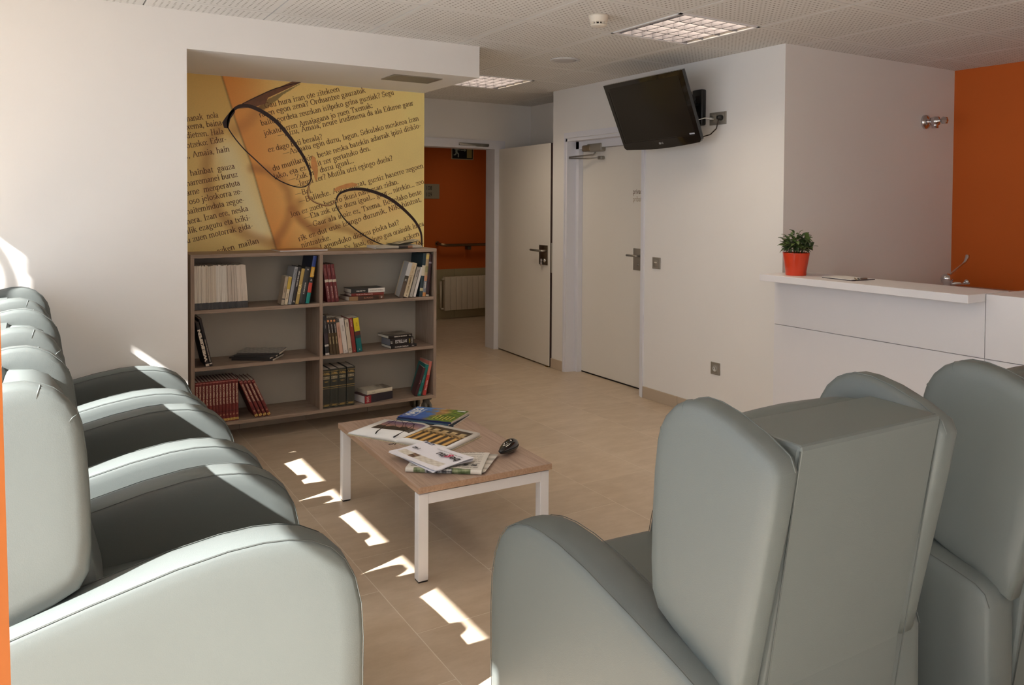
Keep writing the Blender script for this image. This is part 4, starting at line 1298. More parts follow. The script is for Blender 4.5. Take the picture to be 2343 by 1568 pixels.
# ------------------------------------------------------------------ bookcase on castors
BX0, BX1, BY0, BY1, BZ0, BZ1 = 0.787, 2.387, 5.10, 5.425, 0.118, 1.166
bk = thing('bookcase', 'grey oak bookcase on castors with six open compartments', 'bookcase', (0, 0, 0))
T_ = 0.022
MB().rbox(BX0, BX1, BY0, BY1, BZ1 - T_, BZ1, 0.001, 1, smooth=False).build('top_board', M_shelf, bk)
MB().rbox(BX0, BX1, BY0, BY1, BZ0, BZ0 + T_, 0.001, 1, smooth=False).build('bottom_board', M_shelf, bk)
MB().rbox(BX0, BX0 + T_, BY0, BY1, BZ0 + T_, BZ1 - T_, 0.001, 1, smooth=False).build('side_panel', M_shelf_v, bk)
MB().rbox(BX1 - T_, BX1, BY0, BY1, BZ0 + T_, BZ1 - T_, 0.001, 1, smooth=False).build('side_panel', M_shelf_v, bk)
DX0, DX1 = 1.561, 1.583
MB().rbox(DX0, DX1, BY0, BY1 - 0.012, BZ0 + T_, BZ1 - T_, 0.001, 1, smooth=False).build('divider', M_shelf_v, bk)
SZ = [BZ0 + T_, 0.488, 0.832]     # shelf tops
for z in SZ[1:]:
    for a, b in ((BX0 + T_, DX0), (DX1, BX1 - T_)):
        MB().rbox(a, b, BY0 + 0.002, BY1 - 0.012, z - T_, z, 0.001, 1, smooth=False).build('shelf', M_shelf, bk)
MB().box(BX0 + T_, BX1 - T_, BY1 - 0.011, BY1 - 0.004, BZ0 + T_, BZ1 - T_).build('back_panel', M_back, bk)
for cx_ in (BX0 + 0.06, BX1 - 0.045):
    for cy_ in (BY0 + 0.06, BY1 - 0.06):
        cs = MB()
        cs.rbox(cx_ - 0.028, cx_ + 0.028, cy_ - 0.028, cy_ + 0.028, 0.1, 0.1178, 0.004, 1).rbox(cx_ - 0.022, cx_ + 0.022, cy_ - 0.012, cy_ + 0.03, 0.045, 0.102, 0.01, 2)
        c_ = cs.build('castor', mat('castor_grey', (96, 92, 84), 0.5), bk)
        for s in (-1, 1):
            MB().lathe([(0, -0.009), (0.036, -0.009), (0.0415, -0.005), (0.0415, 0.005), (0.036, 0.009), (0.02, 0.0095), (0, 0.0095)], 28, Matrix.Translation((cx_ + s * 0.018, cy_, 0.0415)) @ Matrix.Rotation(math.pi / 2, 4, 'Y')).build('wheel', mat('castor_wheel', (118, 112, 100), 0.5, var=0.1, scale=40), c_)

# ------------------------------------------------------------------ books: local x thickness, y depth (spine at 0), z height
YB = 5.117
BM = {}
def bmat(rgb, rough=0.45):
    return mat('book_%d_%d_%d' % rgb, rgb, rough, var=0.05, scale=25)
def book(label, x, z, wd, ht, dp, rgb, lean=0.0, bands=(), texts=(), soft=False, group=None, yaw=0.0, y=YB, name='book', page=None):
    """x: centre of the spine foot, lean in degrees (positive leans right)"""
    root = thing(name, label, 'magazine' if name == 'magazine' else 'book', (x, y, z), 0, group)
    le = math.radians(lean)
    lift = abs(math.sin(le)) * wd / 2
    root.matrix_world = Matrix.Translation((x, y, z + lift + 0.0003)) @ Matrix.Rotation(math.radians(yaw), 4, 'Z') @ Matrix.Rotation(le, 4, 'Y')
    hw = wd / 2
    t = 0.0008 if soft else 0.0022
    ov = 0.0 if soft else 0.003
    mc = bmat(rgb)
    mb = MB()
    mb.box(-hw, -hw + t, 0, dp, 0, ht).box(hw - t, hw, 0, dp, 0, ht)
    n = 6
    pr = []
    for k in range(n + 1):
        u = -1 + 2 * k / n
        pr.append((u * hw, -0.0025 * (1 - u * u) if not soft else 0.0))
    pr += [(hw, t), (-hw, t)]
    mb.prism(pr, 'z', 0, ht)
    mb.build('cover', mc, root)
    MB().box(-hw + t, hw - t, t, dp - ov, ov, ht - ov).build('pages', page or M_paper, root)
    for (z0, z1, c) in bands:
        q = [(u * (hw + 0.0002), (-0.0025 * (1 - u * u) if not soft else 0.0) - 0.0005) for u in (-1, -0.5, 0, 0.5, 1)]
        q2 = [(a, b + 0.0004) for a, b in q][::-1]
        MB().prism(q + q2, 'z', z0 * ht, z1 * ht).build('spine_band', bmat(c), root)
    for (s, zc, size, c, sx, horiz) in texts:
        if horiz == 'h':
            M_ = frame((0, -0.0034, zc * ht), (1, 0, 0), (0, 0, 1))
        elif horiz == 'd':   # reads downwards
            M_ = frame((0, -0.0034, zc * ht), (0, 0, -1), (1, 0, 0))
        else:                # reads upwards
            M_ = frame((0, -0.0034, zc * ht), (0, 0, 1), (-1, 0, 0))
        lettering('spine_title', s, size, bmat(c, 0.5), root, M_, sx, 0.0003)
    return root

Z3, Z2, Z1_ = SZ[2], SZ[1], SZ[0]
W_, K_, G_ = (226, 220, 210), (24, 22, 22), (190, 158, 86)

# --- top left: row of thin white magazines with dark feet
rm = random.Random(11)
proto = None
nm = 40
for k in range(nm):
    t = k / (nm - 1)
    x = 0.8165 + (1.118 - 0.8165) * t
    if proto is None or k % 8 == 0:
        tone = [(228, 218, 202), (220, 208, 190), (232, 226, 216), (210, 198, 184), (226, 214, 200)][(k // 8) % 5]
        proto = book('thin white-spined magazine in the long row on the top left shelf', x, Z3, 0.0072, 0.264, 0.2, tone, 0.0, [(0.0, 0.155, (62, 62, 64))], [], True, 'white-spined magazines on the top left shelf', name='magazine')
        o = proto
    else:
        o = dup(proto, (x, YB, Z3), 0)
    le = math.radians(-0.4 - 3.4 * t * t)
    o.matrix_world = Matrix.Translation((x, YB + rm.uniform(-0.002, 0.003), Z3 + 0.0006)) @ Matrix.Rotation(le, 4, 'Y')
    o.scale = (1, 1, rm.uniform(0.985, 1.015))

book('tan paperback with dark line, leftmost of the leaning group on the top left shelf', 1.329, Z3, 0.019, 0.180, 0.12, (176, 160, 138), 9, [(0.19, 0.22, K_)], [('NOVELA', 0.55, 0.010, (110, 84, 60), 1, 'u')], True, yaw=-4)
book('cream and gold paperback on the top left shelf', 1.350, Z3, 0.020, 0.179, 0.12, (222, 206, 176), 9.5, [(0.55, 0.98, (206, 176, 72))], [('RELATOS', 0.3, 0.009, (120, 96, 60), 1, 'u')], True)
book('silver grey book with embossed title on the top left shelf', 1.374, Z3, 0.021, 0.241, 0.16, (156, 158, 162), 10.5, [], [('LEONOR', 0.78, 0.020, (110, 112, 116), 1.0, 'u'), ('I', 0.08, 0.012, (90, 92, 96), 1, 'h')])
book('dark brown book with white title on the top left shelf', 1.397, Z3, 0.020, 0.241, 0.16, (40, 34, 34), 10.5, [], [('TODO SE VINO ABAJO', 0.68, 0.011, W_, 0.9, 'u'), ('N', 0.07, 0.016, W_, 1, 'h')])
book('golden book with large pale capitals on the top left shelf', 1.420, Z3, 0.021, 0.228, 0.16, (186, 158, 88), 10.5, [], [('GALA', 0.42, 0.026, (236, 218, 160), 0.95, 'u')])
book('thick charcoal book with small white square on the top left shelf', 1.451, Z3, 0.036, 0.236, 0.17, (50, 49, 48), 10.3, [], [('EL RESPLANDOR', 0.42, 0.010, W_, 1, 'u'), ('H', 0.93, 0.014, W_, 1, 'h')])
book('tall book with blue, yellow, red and teal blocks on its spine', 1.486, Z3, 0.023, 0.309, 0.22, (26, 38, 62), 9.6, [(0.77, 0.995, (36, 62, 132)), (0.55, 0.765, (214, 158, 34)), (0.44, 0.545, (24, 24, 24)), (0.23, 0.435, (206, 78, 62)), (0.005, 0.225, (10, 142, 134))], [('getxo', 0.655, 0.024, (240, 210, 130), 0.95, 'u'), ('&', 0.49, 0.02, (170, 170, 170), 1, 'h')])
book('tall dark brown book leaning on the divider behind the coloured one', 1.515, Z3, 0.014, 0.302, 0.21, (44, 30, 28), 5.5, y=YB + 0.05)

# --- top right
for k, (x, lab) in enumerate(((1.631, 'left of the three maroon volumes on the top right shelf'), (1.657, 'middle of the three maroon volumes on the top right shelf'), (1.683, 'right of the three maroon volumes on the top right shelf'))):
    book(lab, x, Z3, 0.0235, 0.249, 0.18, (108, 36, 38), -8, [(0.53, 0.60, (206, 190, 170))], [('HISTORIA DE LA VILLA', 0.26, 0.0095, (206, 170, 160), 0.85, 'd'), ('MADARIAGA', 0.8, 0.009, (170, 110, 104), 0.9, 'd')])
def flat_book(label, x, y, z, ln, th, dp, rgb, yaw=0.0, bands=(), texts=(), soft=False, top=None, page=None):
    """lying book: local x along the spine, spine facing -y"""
    root = thing('book', label, 'book', (x, y, z), math.radians(yaw))
    t = min(0.002, th * 0.2)
    mb = MB().box(-ln / 2, ln / 2, 0, dp, 0.0002, t).box(-ln / 2, ln / 2, 0, dp, th - t, th)
    pr = [(-0.0018 * (1 - u * u), th * (0.5 + 0.5 * u)) for u in (-1, -0.5, 0, 0.5, 1)] + [(t, th), (t, 0.0002)]
    mb.prism(pr, 'x', -ln / 2, ln / 2)
    mb.build('cover', bmat(rgb), root)
    MB().box(-ln / 2 + 0.002, ln / 2 - 0.002, t, dp - 0.002, t, th - t).build('pages', page or M_paper, root)
    for (a, b, c) in bands:
        MB().box(-ln / 2 + a * ln, -ln / 2 + b * ln, -0.0026, -0.0019, 0.0008, th - 0.0008).build('spine_band', bmat(c), root)
    for (s, xc, size, c, sx, mode) in texts:
        if mode == 'h':
            M_ = frame((-ln / 2 + xc * ln, -0.003, th / 2), (1, 0, 0), (0, 0, 1))
        elif mode == 'x':
            M_ = frame((-ln / 2 + xc * ln, -0.003, th / 2), (-1, 0, 0), (0, 0, -1))
        elif mode == 'd':
            M_ = frame((-ln / 2 + xc * ln, -0.003, th / 2), (0, 0, -1), (1, 0, 0))
        else:
            M_ = frame((-ln / 2 + xc * ln, -0.003, th / 2), (0, 0, 1), (-1, 0, 0))
        lettering('spine_title', s, size, bmat(c, 0.5), root, M_, sx, 0.0003)
    if top is not None:
        paint_grid('cover_print', M_print, root, 36, 30, lambda u, v: np.stack([(u - 0.5) * ln * 0.995, 0.002 + v * (dp - 0.004), np.full(u.shape, th + 0.0003)], -1), top)
    return root
flat_book('brown patterned book at the bottom of the pile on the top right shelf', 1.885, YB + 0.004, Z3, 0.245, 0.029, 0.17, (98, 60, 42), 2, [(0.0, 0.25, (150, 116, 80)), (0.25, 0.85, (70, 44, 32))], [('EL PRADO', 0.55, 0.014, (176, 120, 90), 1, 'h'), ('D', 0.93, 0.016, W_, 1, 'h')])
flat_book('thin red book in the middle of the pile on the top right shelf', 1.893, YB + 0.006, Z3 + 0.0295, 0.225, 0.019, 0.15, (122, 46, 38), -1, [], [('Novela negra  El peso de la luz', 0.4, 0.010, (226, 190, 176), 0.9, 'h')])
flat_book('black and white book on top of the pile on the top right shelf', 1.896, YB + 0.006, Z3 + 0.049, 0.235, 0.029, 0.15, (52, 52, 50), 0.5, [(0.0, 0.5, (40, 40, 40)), (0.5, 1.0, (222, 218, 210))], [('Ana MATEO', 0.28, 0.012, W_, 1, 'x'), ('FAMILIA DIVIDIDA', 0.75, 0.012, (150, 140, 130), 0.95, 'x')])
book('thick white paperback turned cover outwards on the top right shelf', 2.128, Z3, 0.027, 0.247, 0.16, (198, 196, 192), 15.8, [(0.0, 0.62, (92, 76, 62)), (0.45, 0.62, (120, 122, 110))], [('K', 0.5, 0.018, W_, 1, 'h')], True, yaw=-12)
book('cream book with dark name on its spine on the top right shelf', 2.164, Z3, 0.036, 0.242, 0.16, (216, 200, 168), 15.9, [(0.62, 0.63, (170, 140, 100))], [('OSCAR URBANO', 0.36, 0.015, (120, 92, 52), 1, 'u'), ('Julio Alda', 0.8, 0.013, (190, 168, 120), 1, 'u'), ('a', 0.06, 0.014, K_, 1, 'h')], True)
book('grey slim book with red and black title on the top right shelf', 2.201, Z3, 0.023, 0.210, 0.14, (182, 176, 166), 16, [], [('Ramona Salas', 0.8, 0.009, (60, 30, 30), 1, 'u'), ('o', 0.08, 0.012, (140, 134, 126), 1, 'h')], True)
book('slim plain white book on the top right shelf', 2.227, Z3, 0.018, 0.210, 0.14, (228, 222, 214), 15.6, [], [], True)
book('tall dark teal book with cream label on the top right shelf', 2.275, Z3, 0.024, 0.302, 0.2, (34, 56, 64), 6.0, [(0.48, 0.72, (216, 206, 182)), (0.13, 0.20, (200, 192, 150))])
book('tall book with picture-strip spine on the top right shelf', 2.299, Z3, 0.022, 0.302, 0.2, (176, 154, 116), 5.8, [(0.1, 0.36, (128, 134, 144)), (0.36, 0.48, (196, 140, 106)), (0.56, 0.7, (146, 140, 96)), (0.86, 0.97, (214, 190, 110)), (0.01, 0.09, (206, 140, 80))], [('Istanbul', 0.26, 0.014, W_, 1, 'u')])
book('tall dark plum book at the right end of the top right shelf', 2.324, Z3, 0.022, 0.294, 0.2, (56, 32, 36), 5.6, [(0.005, 0.045, (206, 196, 176)), (0.78, 0.82, (150, 140, 150))])

# --- middle left
bw = book('black and white book with big block capitals leaning on the left side', 0.884, Z2, 0.019, 0.277, 0.2, (34, 26, 24), -12.3, [], [], yaw=0)
lettering('spine_title', 'WIE KEFEN', 0.0205, bmat((222, 208, 190)), bw, frame((0, -0.0034, 0.132), (0, 0, 1), (-1, 0, 0)), 1.95, 0.0012)
MB().box(-0.0093, 0.0093, -0.0036, -0.0031, 0.108, 0.126).box(-0.0093, 0.0093, -0.0036, -0.0031, 0.002, 0.016).build('spine_label', bmat((214, 200, 182)), bw)
book('black book leaning beside the block-capital one on the middle left shelf', 0.905, Z2, 0.016, 0.297, 0.21, (32, 26, 26), -12.3, [(0.04, 0.065, (214, 208, 200))], [('GRANDES MONTAÑAS DEL MUNDO', 0.33, 0.009, (190, 176, 160), 0.95, 'u')])
def mag_top(u, v):
    return mixc((120, 120, 116), (196, 192, 184), 0.5 + 0.5 * fbm(u, v, 77, 9))
for k, (dx, dy, a, th) in enumerate(((0.0, 0.0, -34, 0.012), (-0.012, 0.006, -36, 0.010), (0.01, 0.004, -30, 0.009), (0.028, 0.01, -28, 0.012))):
    labs = ['dark magazine at the bottom of the pile on the middle left shelf', 'second dark magazine up in the pile on the middle left shelf', 'third dark magazine up in the pile on the middle left shelf', 'curled grey magazine on top of the pile on the middle left shelf']
    r_ = thing('magazine', labs[k], 'magazine', (1.21 + dx, 5.248 + dy, Z2 + [0, 0.0124, 0.0228, 0.0322][k]), math.radians(a))
    MB().box(-0.13, 0.13, -0.098, 0.098, 0.001, th - 0.0008).build('pages', M_paper, r_)
    MB().box(-0.1305, 0.1305, -0.0995, -0.098, 0.0002, th).box(-0.1305, 0.1305, -0.0985, 0.099, 0.0002, 0.0009).box(-0.1305, 0.1305, -0.0985, 0.099, th - 0.0007, th).build('cover', bmat((52, 50, 48)), r_)
    if k == 3:
        paint_grid('cover_print', M_print, r_, 30, 24, lambda u, v: np.stack([(u - 0.5) * 0.26, (v - 0.5) * 0.197, th + 0.0004 + 0.006 * np.clip(u - 0.6, 0, 1) * np.clip(v, 0, 1)], -1), mag_top)

# --- middle right
book('black book with white foot at the left of the middle right shelf', 1.618, Z2, 0.026, 0.257, 0.18, (40, 38, 40), -4.5, [(0.0, 0.05, (206, 196, 186)), (0.22, 0.27, (196, 190, 184)), (0.3, 0.55, (58, 44, 52))], [('JUAN LARRA', 0.78, 0.009, (140, 136, 134), 1, 'd')])
for k, (x, pos_) in enumerate(((1.6465, 'first'), (1.667, 'second'), (1.688, 'third'))):
    b_ = book('%s of three brown paperbacks with orange emblem on the middle right shelf' % pos_, x, Z2, 0.0198, 0.246, 0.17, (84, 66, 42), -6.6, [(0.58, 0.83, (44, 34, 32)), (0.83, 0.985, (70, 62, 54))], [('AGATHA CORTES', 0.7, 0.008, (206, 200, 190), 0.9, 'd'), ('Obra completa', 0.38, 0.009, (206, 186, 140), 0.9, 'd')], True)
    MB().lathe([(0, 0), (0.0075, 0), (0.0075, 0.0006), (0, 0.0006)], 18, Matrix.Translation((0, -0.0006, 0.222)) @ Matrix.Rotation(math.pi / 2, 4, 'X')).build('emblem', bmat((224, 150, 96)), b_)
book('short peach paperback on the middle right shelf', 1.712, Z2, 0.0245, 0.207, 0.14, (206, 164, 142), -7.2, [], [('CUENTOS Y POEMAS', 0.7, 0.010, (160, 110, 88), 0.9, 'd')], True)
book('thick white paperback on the middle right shelf', 1.7415, Z2, 0.031, 0.234, 0.16, (216, 206, 196), -7.8, [], [('NOCHES', 0.72, 0.010, (150, 140, 132), 1.0, 'd'), ('o', 0.07, 0.014, (120, 112, 106), 1, 'h')], True)
book('cream paperback with dark emblem on the middle right shelf', 1.773, Z2, 0.0265, 0.224, 0.16, (206, 192, 170), -7.5, [], [('GARCIA', 0.85, 0.009, K_, 0.9, 'd'), ('D', 0.1, 0.02, K_, 1, 'h')], True)
book('red paperback on the middle right shelf', 1.801, Z2, 0.0255, 0.232, 0.16, (140, 48, 42), -7.2, [], [('SOFIA ALDAY', 0.85, 0.009, (220, 190, 186), 0.9, 'd'), ('o', 0.06, 0.013, (206, 140, 130), 1, 'h')], True)
book('book with yellow and teal spine at the end of the middle right row', 1.837, Z2, 0.037, 0.233, 0.16, (12, 104, 104), -7.4, [(0.60, 0.985, (222, 200, 40)), (0.48, 0.59, (92, 44, 40)), (0.40, 0.48, (40, 62, 66))], [('MAR', 0.8, 0.014, (180, 156, 20), 0.9, 'd'), ('*', 0.06, 0.018, W_, 1, 'h')], True)
def photo_bw(u, v):
    return mixc((40, 34, 26), (150, 138, 120), 0.5 + 0.5 * fbm(u, v, 88, 7))
flat_book('thin black book at the bottom of the pile on the middle right shelf', 2.155, YB + 0.008, Z2, 0.195, 0.019, 0.15, (28, 22, 22), 5, [], [('CHARLES CHAPLIN', 0.4, 0.011, W_, 1.1, 'h'), ('Taco', 0.85, 0.009, W_, 1, 'h')])
flat_book('thick black lying book with large white capitals on the middle right shelf', 2.140, YB + 0.010, Z2 + 0.0195, 0.176, 0.05, 0.14, (30, 22, 22), 4, [], [('ESTRELLAS', 0.46, 0.030, (226, 224, 222), 0.62, 'h'), ('BT', 0.06, 0.018, W_, 0.9, 'u'), ('CINE', 0.83, 0.013, (196, 176, 70), 1, 'u'), ('CUBIERTAS', 0.93, 0.009, W_, 0.9, 'd')], page=mat('grey_pages', (130, 130, 136), 0.7))
flat_book('thin photo book on top of the pile on the middle right shelf', 2.130, YB + 0.012, Z2 + 0.07, 0.182, 0.020, 0.16, (34, 26, 24), 6, [], [('MARILYN MONROE', 0.5, 0.010, W_, 1.1, 'h'), ('Taco', 0.9, 0.009, W_, 1, 'h')], top=photo_bw)

# --- bottom left: encyclopaedia
pe = None
for k in range(13):
    x = 0.8225 + 0.0193 * k
    if pe is None:
        pe = book('maroon encyclopaedia volume standing upright on the bottom left shelf', x, Z1_, 0.0185, 0.256, 0.19, (112, 34, 32), 0, [(0.955, 0.975, (176, 104, 96)), (0.02, 0.075, (206, 172, 92)), (0.24, 0.26, (92, 26, 26))], [('ENCICLOPEDIA SALVAT', 0.66, 0.0125, (222, 196, 172), 0.92, 'd'), ('12', 0.17, 0.011, (214, 176, 130), 1, 'd'), ('S', 0.045, 0.010, (80, 40, 20), 1, 'h')], False, 'upright encyclopaedia volumes')
        o = pe
    else:
        o = dup(pe, (x, YB, Z1_), 0)
    o.matrix_world = Matrix.Translation((x, YB + 0.002, Z1_ + 0.0006)) @ Matrix.Rotation(math.radians(-0.7 * k / 12), 4, 'Y')
for k in range(4):
    x = 1.172 + 0.0255 * k
    o = dup(pe, (x, YB, Z1_), 0, 'maroon encyclopaedia volume leaning over on the bottom left shelf', 'leaning encyclopaedia volumes')
    le = math.radians(-22.5 - 0.4 * k)
    o.matrix_world = Matrix.Translation((x, YB + 0.002, Z1_ + 0.0006 + abs(math.sin(le)) * 0.0093)) @ Matrix.Rotation(le, 4, 'Y')

# --- bottom right
for k, (x, wd, le, nm_) in enumerate(((1.611, 0.047, 0.0, 'first'), (1.6625, 0.052, 0.2, 'second'), (1.716, 0.052, 0.4, 'third'), (1.772, 0.055, 1.0, 'fourth'))):
    book('%s of four thick black-green volumes from the divider on the bottom right shelf' % nm_, x, Z1_, wd, 0.254 + 0.001 * k, 0.19, (48, 50, 44), le, [(0.94, 0.946, G_), (0.545, 0.555, G_), (0.50, 0.505, G_), (0.05, 0.056, G_), (0.09, 0.095, G_)],
         [('R. VIERA', 0.9, 0.010, G_, 1, 'h'), ('Y. NAVARRO', 0.87, 0.009, G_, 0.9, 'h'), ('COMEDIA', 0.80, 0.011, (190, 176, 140), 0.85, 'h'), ('HUMANA', 0.76, 0.011, (190, 176, 140), 0.85, 'h'), ('TOMO %d' % (k + 1), 0.68, 0.007, G_, 1, 'h'), ('AGUILAR', 0.073, 0.008, G_, 0.9, 'h')])
flat_book('thick white-paged book with red spine end lying on the bottom right shelf', 1.975, YB + 0.012, Z1_, 0.225, 0.052, 0.15, (70, 24, 34), 14, [(0.0, 0.22, (150, 30, 44)), (0.22, 1.0, (46, 40, 48))], [('LOS', 0.1, 0.026, W_, 0.8, 'd')], page=mat('white_pages', (226, 222, 222), 0.7))
def cream_top(u, v):
    return mixc((206, 198, 180), (110, 100, 86), np.clip((u - 0.5) * 3 + 0.5 * fbm(u, v, 91, 8), 0, 1))
flat_book('cream paperback lying on the white-paged book on the bottom right shelf', 1.985, YB + 0.02, Z1_ + 0.053, 0.195, 0.026, 0.13, (216, 206, 184), 10, [], [('Luna', 0.25, 0.012, (150, 140, 120), 1, 'h')], top=cream_top)
book('maroon notebook turned cover outwards on the bottom right shelf', 2.240, Z1_, 0.018, 0.203, 0.13, (70, 28, 38), 17.3, [], [('Agenda', 0.5, 0.009, (170, 130, 140), 1, 'u')], True, yaw=-12)
book('teal book with pale lettering on the bottom right shelf', 2.264, Z1_, 0.025, 0.22, 0.165, (12, 118, 112), 15.8, [], [('RETORNO', 0.55, 0.012, (120, 180, 172), 0.95, 'u'), ('CE', 0.1, 0.014, (150, 190, 180), 1, 'u')], True, yaw=-7)
book('pink and red paperback at the right end of the bottom right shelf', 2.304, Z1_, 0.022, 0.237, 0.16, (206, 122, 108), 12.2, [(0.0, 0.6, (196, 62, 60))], [('Juan y Sandra', 0.3, 0.014, W_, 0.9, 'u')], True)

# --- papers on top of the bookcase
pm = thing('magazine', 'thin pale magazine lying on the left half of the bookcase top', 'magazine', (1.485, 5.29, BZ1), math.radians(2))
MB().box(-0.155, 0.155, -0.1, 0.1, 0.0, 0.007).build('pages', M_sheet, pm)
MB().box(-0.156, 0.157, -0.095, 0.103, 0.0071, 0.0082).build('cover', bmat((186, 130, 84)), pm)
pn = thing('newspaper', 'folded newspaper with curling pages on the right of the bookcase top', 'newspaper', (2.15, 5.30, BZ1), math.radians(-3))
def fold_ink(u, v):
    c = np.ones(u.shape + (3,)) * np.array((196, 186, 168), float)
    c = np.where(((u > 0.48) & (u < 0.68))[..., None], np.array((70, 62, 58), float), c)
    c = np.where(((u > 0.68) & (u < 0.78))[..., None], np.array((170, 120, 90), float), c)
    return c
def fold_pos(u, v):
    a = np.pi * v
    return np.stack([(u - 0.5) * 0.33, -0.11 - 0.009 * np.sin(a), 0.0105 - 0.0095 * np.cos(a)], -1)
paint_grid('fold', M_print_matt, pn, 60, 12, fold_pos, fold_ink)
MB().box(-0.165, 0.165, -0.11, 0.1, 0.001, 0.0195).build('pages', M_sheet, pn)
for k in range(4):
    paint_grid('curled_page', M_print_matt, pn, 24, 12, lambda u, v, k=k: np.stack([-0.03 + u * (0.2 - 0.01 * k), -0.08 + v * 0.17, 0.0205 + 0.004 * k + (0.035 - 0.006 * k) * u ** 2 + 0.004 * np.sin(u * 9 + k)], -1), lambda u, v: np.where((((v * 20) % 1.0) < 0.4)[..., None] & (u < 0.9)[..., None], np.array((150, 142, 124), float), np.ones(u.shape + (3,)) * np.array((204, 196, 176), float)))
# ------------------------------------------------------------------ printed mural: book pages and spectacles, coordinates in metres on the wall (x, z)
MURAL_LINES = [
    ('Gau hura izan ote zitekeen hain ote', (1.299, 2.098), (1.968, 2.303)),
    ('raren egon zena? Orduantxe gauzatuko ote', (1.265, 2.038), (2.085, 2.288)),
    ('baitu gordeta zeuzkan isilpeko grina guztiak? Seguruag-', (1.276, 1.983), (2.299, 2.289)),
    ('jokatu arren Amaiagana jo zuen Txemak:', (1.295, 1.917), (2.046, 2.157)),
    ('—Aizu, Amaia, neure irudimena da ala Edurne gaur', (1.382, 1.91), (2.354, 2.195)),
    ('ez dago beti bezala?', (1.321, 1.81), (1.685, 1.917)),
    ('—Asmatu egin duzu, lagun. Sekulako moskeoa izan', (1.416, 1.791), (2.396, 2.087)),
    ('du mutilarekin, beste neska batekin adarrak ipini dizkio-', (1.351, 1.688), (2.414, 2.037)),
    ('lako, eta ez dakit zer gertatuko den.', (1.359, 1.633), (2.029, 1.855)),
    ('—Zuk ere duzu igual...', (1.455, 1.616), (1.909, 1.764)),
    ('—Igual zer? Mutila utzi egingo duela?', (1.482, 1.577), (2.196, 1.79)),
    ('—Bai.', (1.498, 1.522), (1.617, 1.551)),
    ('—Baliteke. Aurreantzat, guztiz haserre zegoen', (1.521, 1.471), (2.434, 1.742)),
    ('Jon ez zuen berriro ikusi nahi esan zidan.', (1.466, 1.38), (2.242, 1.623)),
    ('—Eta zuk uste duzu igual... gaur... nirekin... zeo', (1.557, 1.36), (2.439, 1.627)),
    ('—Gaur ala inoiz ez, Txema. Bestelako beste', (1.573, 1.304), (2.421, 1.549)),
    ('rik ez dut uste izango duzunik. Nik, hintzat,', (1.521, 1.218), (2.421, 1.497)),
    ('nintzateke.', (1.541, 1.174), (1.743, 1.226)),
    ('Lagunduko didazu pixka bat?', (1.669, 1.155), (2.247, 1.327)),
    ('Ez, lasai, egingo gua oraindik luzea', (1.842, 1.146), (2.44, 1.317)),
    ('azken', (2.279, 1.206), (2.403, 1.244)),
    ('lat', (2.376, 1.17), (2.434, 1.186)),
    ('nanak  nola', (0.822, 1.985), (1.01, 2.022)),
    ('xema, baina', (0.821, 1.934), (1.031, 1.974)),
    ('dietzen. Hala', (0.82, 1.879), (1.042, 1.919)),
    ('otzeko: Edur-', (0.82, 1.816), (1.06, 1.872)),
    ('., Amaia, hain', (0.82, 1.754), (1.077, 1.808)),
    ('hainbat  gauza', (0.841, 1.644), (1.11, 1.698)),
    ('harremanei buruz', (0.819, 1.578), (1.128, 1.646)),
    ('arne  menperatuta', (0.819, 1.519), (1.142, 1.591)),
    ('oso jeloskorra ze-', (0.834, 1.464), (1.157, 1.538)),
    ('haiteminduta zegoe-', (0.819, 1.401), (1.171, 1.482)),
    ('nera. Izan ere, neska', (0.82, 1.338), (1.193, 1.426)),
    ('ilik ezagutu eta txiki-', (0.82, 1.279), (1.208, 1.367)),
    ('u zuen motorrak gida-', (0.819, 1.22), (1.224, 1.314)),
    ('azken  mailan', (1.0, 1.148), (1.26, 1.213)),
]
LENS_A_TOP = [(1.063, 1.988), (1.078, 2.042), (1.11, 2.085), (1.154, 2.107), (1.206, 2.105), (1.265, 2.084), (1.325, 2.05), (1.378, 2.01), (1.432, 1.951), (1.486, 1.884), (1.541, 1.807), (1.581, 1.729), (1.602, 1.666), (1.597, 1.619)]
LENS_A_LOW = [(1.597, 1.619), (1.565, 1.59), (1.509, 1.585), (1.431, 1.608), (1.362, 1.645), (1.294, 1.705), (1.227, 1.768), (1.168, 1.823), (1.117, 1.882), (1.081, 1.933), (1.066, 1.962), (1.063, 1.988)]
LENS_B_TOP = [(1.774, 1.493), (1.8, 1.542), (1.859, 1.568), (1.926, 1.578), (1.995, 1.573), (2.073, 1.553), (2.153, 1.521), (2.233, 1.471), (2.306, 1.411), (2.371, 1.343), (2.413, 1.265), (2.422, 1.17), (2.418, 1.136)]
LENS_B_LOW = [(1.774, 1.493), (1.777, 1.464), (1.794, 1.428), (1.834, 1.371), (1.893, 1.313), (1.961, 1.263), (2.03, 1.221), (2.109, 1.186), (2.189, 1.159), (2.298, 1.139)]
BRIDGE = [(1.603, 1.627), (1.585, 1.579), (1.585, 1.531), (1.613, 1.495), (1.661, 1.472), (1.718, 1.462), (1.759, 1.476), (1.775, 1.501)]
TEMPLE = [(1.103, 2.081), (1.154, 2.118), (1.258, 2.178), (1.378, 2.239), (1.486, 2.295), (1.545, 2.294), (1.455, 2.245), (1.318, 2.17), (1.302, 2.131), (1.228, 2.102), (1.14, 2.087)]
TEMPLE_SHADOW = [(1.243, 2.094), (1.318, 2.161), (1.455, 2.241), (1.541, 2.286), (1.424, 2.204), (1.333, 2.123), (1.295, 2.09)]
HINGE = [(1.082, 2.067), (1.103, 2.085), (1.11, 2.063), (1.081, 2.016), (1.067, 1.955), (1.042, 1.957), (1.031, 1.99), (1.046, 2.017)]
